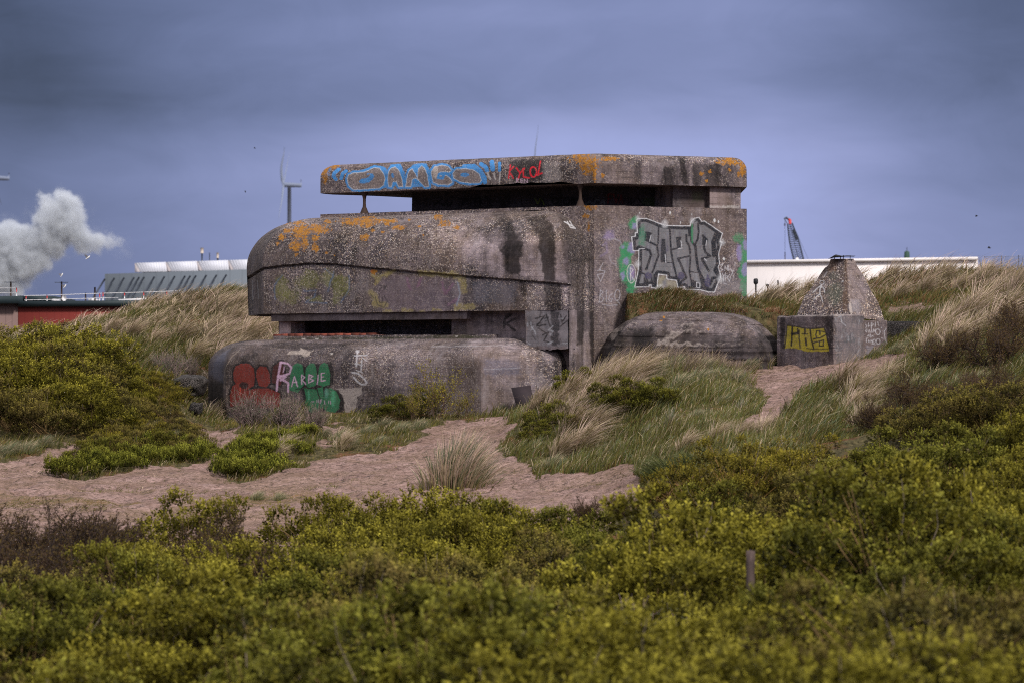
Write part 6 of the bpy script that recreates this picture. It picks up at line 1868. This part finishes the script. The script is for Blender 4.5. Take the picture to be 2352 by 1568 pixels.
slab(Acc(), 0, 1, 1, 1, 1, 1, 1, 1)
A = slab(Acc(), 41, 420, 692, 689, 704.5, 703, YB - .25, 18); A.build('fascia', M_FASC, t)
A = slab(Acc(), -260, 41, 682, 680, 698, 697, YB - .5, 18); A.build('canopy', M_FASC, t)
A = slab(Acc(), 41.5, 125, 679.5, 680.5, 691.8, 691.8, YB + 1.2, 8); A.build('roof_box', M_FASC, t)
A = slab(Acc(), 272, 380, 687.5, 683, 693, 693, YB + 3, 5); A.build('roof_unit', M_WP, t)
A = slab(Acc(), 203, 216, 686, 686, 692, 692, YB + .8, 2); A.build('roof_unit', M_WP, t)
A = slab(Acc(), 119, 128, 687, 687, 692, 692, YB + .5, 2); A.build('roof_unit', M_WP, t)
k = YB / F
railing = [(59.9, 679.3, 693), (108, 678, 693), (229, 674, 691), (236.5, 671, 691), (286, 672, 686), (330, 671, 686), (383, 669.5, 684)]
for (u, v0, v1) in railing:
    A = Acc(); a, b = XZ(u, v1, YB - .1), XZ(u, v0, YB - .1); mid = (a + b) / 2
    A.tube([a, mid], 1.3 * k, 6); po = A.build('railing_post', M_WP, t)
    A = Acc(); A.tube([mid, b], 1.3 * k, 6); c_ = A.build('red_band', M_RP, t); c_.parent = po
for P_ in ([(56, 679.5), (108, 678.5), (236, 674), (330, 671.5), (383, 669.6), (415, 668.5)], [(56, 689.5), (108, 688.5), (236, 684.5), (272, 684)]):
    A = Acc(); A.tube([XZ(u, v, YB - .1) for u, v in P_], .65 * k, 5); A.build('railing_bar', M_WP, t)
A = Acc(); a, b = XZ(38, 680.5, YB - .3), XZ(38, 661, YB - .3); A.tube([a, (a + b) / 2], 1.2 * k, 6); po = A.build('railing_post', M_WP, t)
A = Acc(); A.tube([(a + b) / 2, b], 1.2 * k, 6); c_ = A.build('red_band', M_RP, t); c_.parent = po
for v in (662, 673):
    A = Acc(); A.tube([XZ(-120, v, YB - .3), XZ(39, v, YB - .3)], .65 * k, 5); A.build('railing_bar', M_WP, t)
for (u, v0, v1, bar, w_) in ((24.8, 647, 684, (9.5, 39.5, 648.5), 1.9), (141.6, 647, 692, (126, 156, 649), 1.9), (196.7, 673, 692, None, 1.7), (218, 660, 692, None, 2.0)):
    A = Acc(); A.tube([XZ(u, v1, YB + .4), XZ(u, v0, YB + .4)], w_ * k, 8); po = A.build('mast', M_RUST, t)
    if bar:
        A = Acc(); A.tube([XZ(bar[0], bar[2], YB + .4), XZ(bar[1], bar[2], YB + .4)], .7 * k, 5)
        for q in np.linspace(bar[0], bar[1], 7): A.tube([XZ(q, bar[2] - 1.5, YB + .4), XZ(q, bar[2] + 1.5, YB + .4)], .3 * k, 4)
        c_ = A.build('aerial', M_STEEL, t); c_.parent = po
# dish
A = Acc(); c_ = XZ(147.4, 685, YB + .2); V = [tuple(c_ + np.array([0, .12, 0]))]
n = 20
for ring, rr_ in ((1, .5), (2, 1.)):
    for j in range(n):
        a = 2 * math.pi * j / n; V.append(tuple(c_ + np.array([5.3 * k * rr_ * math.cos(a), .12 - .12 * rr_ ** 2, 7.2 * k * rr_ * math.sin(a)])))
T = [(0, 1 + j, 1 + (j + 1) % n) for j in range(n)]; Q = [(1 + j, 1 + n + j, 1 + n + (j + 1) % n, 1 + (j + 1) % n) for j in range(n)]
A.add(V, Q, T); A.build('dish', M_WP, t)

# ---------------------------------------------------------------- crane
YC = 420.; k = YC / F; t = empty('crawler_crane'); tag(t, 'lattice boom crane with red head rising behind the white hall', 'crane')
A = Acc(); hd, ft = XZ(1814, 514, YC), XZ(1845, 640, YC)
ax = (ft - hd) / np.linalg.norm(ft - hd); sd_ = np.array([ax[2], 0, -ax[0]]); 
def boom(t_, s_, y_):
    w_ = (5.5 + 5.5 * min(t_ * 3, 1)) * k
    return hd + (ft - hd) * t_ + sd_ * w_ * s_ + np.array([0, w_ * y_, 0])
for s_, y_ in ((-1, -1), (1, -1), (-1, 1), (1, 1), (0, 0)):
    A.tube([boom(q, s_, y_) for q in np.linspace(0, 1, 8)], .8 * k, 5)
N_ = 26
for i in range(N_):
    a, b = i / N_, (i + 1) / N_
    for y_ in (-1, 1):
        A.tube([boom(a, -1, y_), boom(b, 1, y_)], .4 * k, 4); A.tube([boom(a, 1, y_), boom(b, -1, y_)], .4 * k, 4)
    for s_ in (-1, 1): A.tube([boom(a, s_, -1), boom(b, s_, 1)], .4 * k, 4)
for q in (.12, .17, .22, .27): A.tube([boom(q, -.6, 0), boom(q + .05, -.5, 0)], 3.0 * k, 6)
A.build('boom', M_STEEL, t)
A = Acc(); A.tube([XZ(1811, 503, YC), XZ(1814, 506, YC), XZ(1815, 515, YC)], [2.2 * k, 3.6 * k, 3.2 * k], 8); A.build('boom_head', M_RP, t)
A = Acc(); A.tube([XZ(1800.5, 503, YC), XZ(1806, 500.5, YC), XZ(1812, 505, YC)], [1.6 * k, 2.8 * k, 2 * k], 7); A.tube([XZ(1802, 504, YC), XZ(1810, 517, YC)], .9 * k, 5); A.build('jib', M_STEEL, t)
A = Acc(); A.tube([XZ(1802.8, 504, YC), XZ(1803, 640, YC)], .35 * k, 4); A.build('hoist_rope', M_STEEL, t)
A = Acc(); A.tube([XZ(1803, 580, YC), XZ(1803.2, 596, YC)], 1.2 * k, 6); A.tube([XZ(1802.7, 514, YC), XZ(1802.7, 519, YC)], 1.8 * k, 6); A.build('hook_block', M_RUST, t)
A = Acc(); A.tube([XZ(1819.5, 512, YC), XZ(1857, 597, YC), XZ(1870, 640, YC)], .3 * k, 4); A.build('back_stay', M_STEEL, t)

# green pointed turret
YS = 500.; k = YS / F; t = empty('church_spire'); tag(t, 'small dark green pointed turret just showing above the white hall', 'spire')
M_COP = simple_mat('green_copper', (.035, .075, .06), .7, .2, 1)
A = Acc(); q = XZ(2083, 595, YS); A.tube([(q[0], YS, q[2] - 3), (q[0], YS, q[2]), (q[0], YS, q[2] + 1), (q[0], YS, XZ(0, 576, YS)[2])], [7 * k, 7 * k, 5.8 * k, .8 * k], 8); A.build('roof', M_COP, t)
A = Acc(); A.tube([(q[0], YS, XZ(0, 577, YS)[2]), (q[0], YS, XZ(0, 573, YS)[2]), (q[0], YS, XZ(0, 572, YS)[2]), (q[0], YS, XZ(0, 568, YS)[2])], [.5 * k, .5 * k, 1.1 * k, .3 * k], 6); A.build('finial', M_STEEL, t)
A = Acc(); A.tube([(q[0], YS, -2.6), (q[0], YS, q[2] - 2.9)], 5.5 * k, 8); A.build('tower', M_FCON, t)

# ---------------------------------------------------------------- wind turbines
M_TURB, nt, p = material('pale_turbine_paint')
geo = nt.new('ShaderNodeNewGeometry')
c_ = nt.mix(nt.noise(geo.outputs['Position'], .02, 2), (.17, .20, .30), (.22, .255, .36))
nt.l.new(c_, p.inputs['Base Color']); p.inputs['Roughness'].default_value = .6
YT = 1500.


def turbine(hu, hv, label, tips, Y_=YT, body_u=41, tower=True):
    """hub seen side-on: hub at (hu, hv), nacelle to its right; tips = blade tips as (du, dv, width, bend, dy)"""
    k = Y_ / F; t = empty('wind_turbine'); tag(t, label, 'wind turbine', 'wind turbines on the horizon')
    P = lambda u, v, dy=0: XZ(u, v, Y_ + dy)
    A = Acc()
    V = []
    for (du, h0, h1) in ((-1, -5, 5), (1, -6, 5.5), (38, -3, 6), (41, -4, 5)):
        for dy in (-4 * k, 4 * k): V += [P(hu + du, hv + h0, dy), P(hu + du, hv + h1, dy)]
    Q = []
    for i in range(3):
        a = i * 4; Q += [(a, a + 1, a + 5, a + 4), (a + 2, a + 6, a + 7, a + 3), (a, a + 4, a + 6, a + 2), (a + 1, a + 3, a + 7, a + 5)]
    Q += [(0, 2, 3, 1), (12, 13, 15, 14)]
    A.add(V, Q); A.tube([P(hu + 39, hv - 3), P(hu + 39.5, hv - 8), P(hu + 39.5, hv - 11)], [.7 * k, .7 * k, 2 * k], 6)
    A.build('nacelle', M_TURB, t)
    A = Acc(); A.tube([P(hu - 4, hv), P(hu - 2, hv), P(hu + 1, hv)], [1.5 * k, 4.2 * k, 4.5 * k], 10); A.build('hub', M_TURB, t)
    A = Acc(); A.tube([P(hu + 12.5, hv + 6), P(hu + 12.5, 890)], [4.2 * k, 6.6 * k], 14); A.build('tower', M_TURB, t)
    for (du, dv, w_, bend, dy) in tips:
        A = Acc(); pts, rad = [], []
        for q in np.linspace(0, 1, 9):
            pts.append(P(hu - 1 + du * q + bend * math.sin(math.pi * min(q * 1.2, 1)), hv + dv * q, dy * q))
            rad.append(max(.25, w_ * (1 - q) ** .8 * (1 if q > .12 else .75)) * k)
        A.tube(pts, rad, 6); A.build('blade', M_TURB, t)


turbine(652, 425, 'wind turbine with one blade straight up, left of the bunker roof', [(2, -87, 4.4, -5.5, 0), (14, -74, 1.6, 0, 190), (-11, 78, 2.6, 1.5, -60)])
turbine(-19, 409, 'wind turbine cut by the left edge, only its nacelle tail showing', [(0, -85, 4.4, -4, 0), (24, 62, 2.2, 0, 60), (-20, 60, 2.6, 0, -60)])
turbine(1230, 398, 'wind turbine hidden behind the roof, a single blade tip showing above it', [(7, -110, 2.6, -3, 0), (14, 60, 2, 0, 60), (-14, 60, 2, 0, -60)], YT * 1.15)

# ---------------------------------------------------------------- chain-link fence on the right crest
t = empty('chain_link_fence'); tag(t, 'wire mesh fence along the crest of the right dune', 'fence')
M_WIRE = simple_mat('galvanised_wire', (.16, .17, .19), .6, .1, 2)
YF = 128.5; k = YF / F
fu = [2262, 2300, 2340, 2380, 2420, 2480]
ftop = lambda u: np.interp(u, [2240, 2290, 2352, 2500], [592, 590, 588, 586]); fbot = 628
for u in fu: A = Acc(); A.tube([XZ(u, fbot + 10, YF), XZ(u, ftop(u) - 2, YF)], .9 * k, 6); A.build('fence_post', M_WIRE, t)
A = Acc()
for u in np.arange(2225, 2500, 3.2):
    for sgn in (1, -1):
        a = XZ(u, fbot, YF); b = XZ(u + sgn * 30, fbot - 38, YF + .02 * sgn)
        ua, ub = max(min(u, 2490), 2262), 0
        if 2262 <= u <= 2480 and 2262 <= u + sgn * 30 <= 2480: A.tube([a, b], .14 * k, 3, cap=False)
        elif 2262 <= u <= 2480:
            lim = (2262 if sgn < 0 else 2480); f_ = abs(lim - u) / 30.; A.tube([a, a + (b - a) * f_], .14 * k, 3, cap=False)
A.tube([XZ(2262, 590, YF), XZ(2352, 588.5, YF), XZ(2480, 587, YF)], .35 * k, 4)
A.build('wire_mesh', M_WIRE, t)

# ---------------------------------------------------------------- gulls and distant birds
M_GULL = simple_mat('gull_white', (.80, .78, .78), .7, .1, 5, use_col=False)
M_GWING = simple_mat('gull_wing', (.22, .22, .26), .7, .1, 5)
M_BIRD = simple_mat('dark_bird', (.03, .03, .04), .8, .1, 5)


def bird(u, v, Y_, s, tilt, label, dark=False, flap=.5):
    t = empty('bird' if dark else 'gull', tuple(XZ(u, v, Y_))); t.rotation_euler = (0, tilt, 0)
    A = Acc(); A.tube([(-.28 * s, 0, -.02 * s), (-.18 * s, 0, 0), (-.02 * s, 0, .0), (.14 * s, 0, .01 * s), (.22 * s, 0, .03 * s), (.30 * s, 0, .02 * s)], [.02 * s, .05 * s, .085 * s, .07 * s, .05 * s, .01 * s], 8)
    A.build('body', M_BIRD if dark else M_GULL, t, True)
    for sg in (-1, 1):
        A = Acc(); V = []
        for q, c in ((0, .16), (.35, .15), (.7, .09), (1.0, .01)):
            x_ = .02 + (-.10 * q) ; y_ = sg * (.05 + .25 * q); z_ = .03 + flap * (.55 * q if q < .5 else .275 + .35 * (q - .5))
            V += [((x_ - c) * s, y_ * s, z_ * s), ((x_ + c * .6) * s, y_ * s, z_ * s)]
        A.add(V, [(2 * i, 2 * i + 1, 2 * i + 3, 2 * i + 2) for i in range(3)]); A.build('wing', M_BIRD if dark else M_GWING, t)
    tag(t, label, 'bird', 'birds in the sky')


bird(202, 592, 150, .42, -.6, 'white gull flying right of the steam plume', False, .9)
bird(142, 632, 150, .34, -1.0, 'white gull just above the crossed aerial on the red building', False, .8)
bird(149, 658, 150, .36, -.9, 'white gull beside the aerial mast on the red building', False, .8)
bird(2243, 497, 160, .25, -.2, 'tiny bird high over the right dune', True)
bird(2272, 570, 160, .3, .1, 'dark bird over the right dune crest', True)
bird(585, 341, 200, .25, .3, 'tiny dark bird high left of the wind turbine', True)
bird(563, 441, 200, .25, 1.0, 'tiny dark bird left of the wind turbine tower', True)

# ---------------------------------------------------------------- steam plume
YPL = 420.; k = YPL / F
m = bpy.data.materials.new('steam'); m.use_nodes = True; nt = NT(m.node_tree)
for n_ in list(nt.n):
    if n_.type == 'BSDF_PRINCIPLED': nt.n.remove(n_)
out = [n_ for n_ in nt.n if n_.type == 'OUTPUT_MATERIAL'][0]
tcn = nt.new('ShaderNodeTexCoord'); obj_ = tcn.outputs['Object']
wn = nt.new('ShaderNodeTexNoise'); wn.inputs['Scale'].default_value = .35; wn.inputs['Detail'].default_value = 6; wn.inputs['Roughness'].default_value = .6
nt.l.new(obj_, wn.inputs['Vector'])
sv_ = nt.new('ShaderNodeVectorMath', operation='SUBTRACT'); nt.l.new(wn.outputs['Color'], sv_.inputs[0]); sv_.inputs[1].default_value = (.5, .5, .5)
sc_ = nt.new('ShaderNodeVectorMath', operation='SCALE'); nt.l.new(sv_.outputs[0], sc_.inputs[0]); sc_.inputs['Scale'].default_value = 4.4
ad_ = nt.new('ShaderNodeVectorMath', operation='ADD'); nt.l.new(obj_, ad_.inputs[0]); nt.l.new(sc_.outputs[0], ad_.inputs[1])
cx_, cz_ = XZ(100, 560, YPL)[0], XZ(100, 560, YPL)[2]
SPH = [(-60, 600, 75, 1), (10, 560, 52, 1), (-10, 620, 60, 1), (45, 600, 52, 1), (50, 545, 28, 1), (92, 555, 42, 1), (118, 500, 44, 1), (148, 470, 32, 1), (155, 520, 44, 1), (118, 545, 46, 1), (190, 545, 32, .85), (222, 552, 26, .6),
       (252, 560, 19, .4), (278, 562, 12, .25), (60, 630, 30, .8), (30, 655, 36, .6), (25, 690, 26, .35), (80, 590, 40, 1), (105, 470, 22, 1)]
acc = None
for (u, v, r_, dn) in SPH:
    q = XZ(u, v, YPL); c = (q[0] - cx_, 0, q[2] - cz_); R0 = r_ * k * 1.12
    d_ = nt.new('ShaderNodeVectorMath', operation='DISTANCE'); nt.l.new(ad_.outputs[0], d_.inputs[0]); d_.inputs[1].default_value = c
    f_ = nt.m('MULTIPLY', nt.m('SUBTRACT', 1.0, nt.m('DIVIDE', d_.outputs['Value'], R0)), dn)
    acc = f_ if acc is None else nt.m('MAXIMUM', acc, f_)
dens = nt.m('MULTIPLY', nt.m('MAXIMUM', acc, 0.0), 2.6)
halo = nt.m('MULTIPLY', nt.m('MAXIMUM', nt.m('ADD', acc, .35), 0.0), nt.ramp(nt.noise(ad_.outputs[0], .5, 5, .65), [(.45, 0.), (.75, .35)]))
dens = nt.m('ADD', nt.m('MULTIPLY', nt.m('MINIMUM', dens, 1.0), 1.5), halo)
pv = nt.new('ShaderNodeVolumePrincipled'); pv.inputs['Color'].default_value = (.91, .94, 1.0, 1); pv.inputs['Anisotropy'].default_value = .1
nt.l.new(dens, pv.inputs['Density']); nt.l.new(pv.outputs[0], out.inputs['Volume'])
A = Acc(); a, b = XZ(-160, 735, YPL), XZ(310, 420, YPL)
A.box((a[0] - cx_, -4.5, a[2] - cz_), (b[0] - cx_, 4.5, b[2] - cz_))
o = A.build('steam_plume', m); o.location = (cx_, YPL, cz_)
tag(o, 'white billowing steam plume rising behind the red building', 'steam plume')
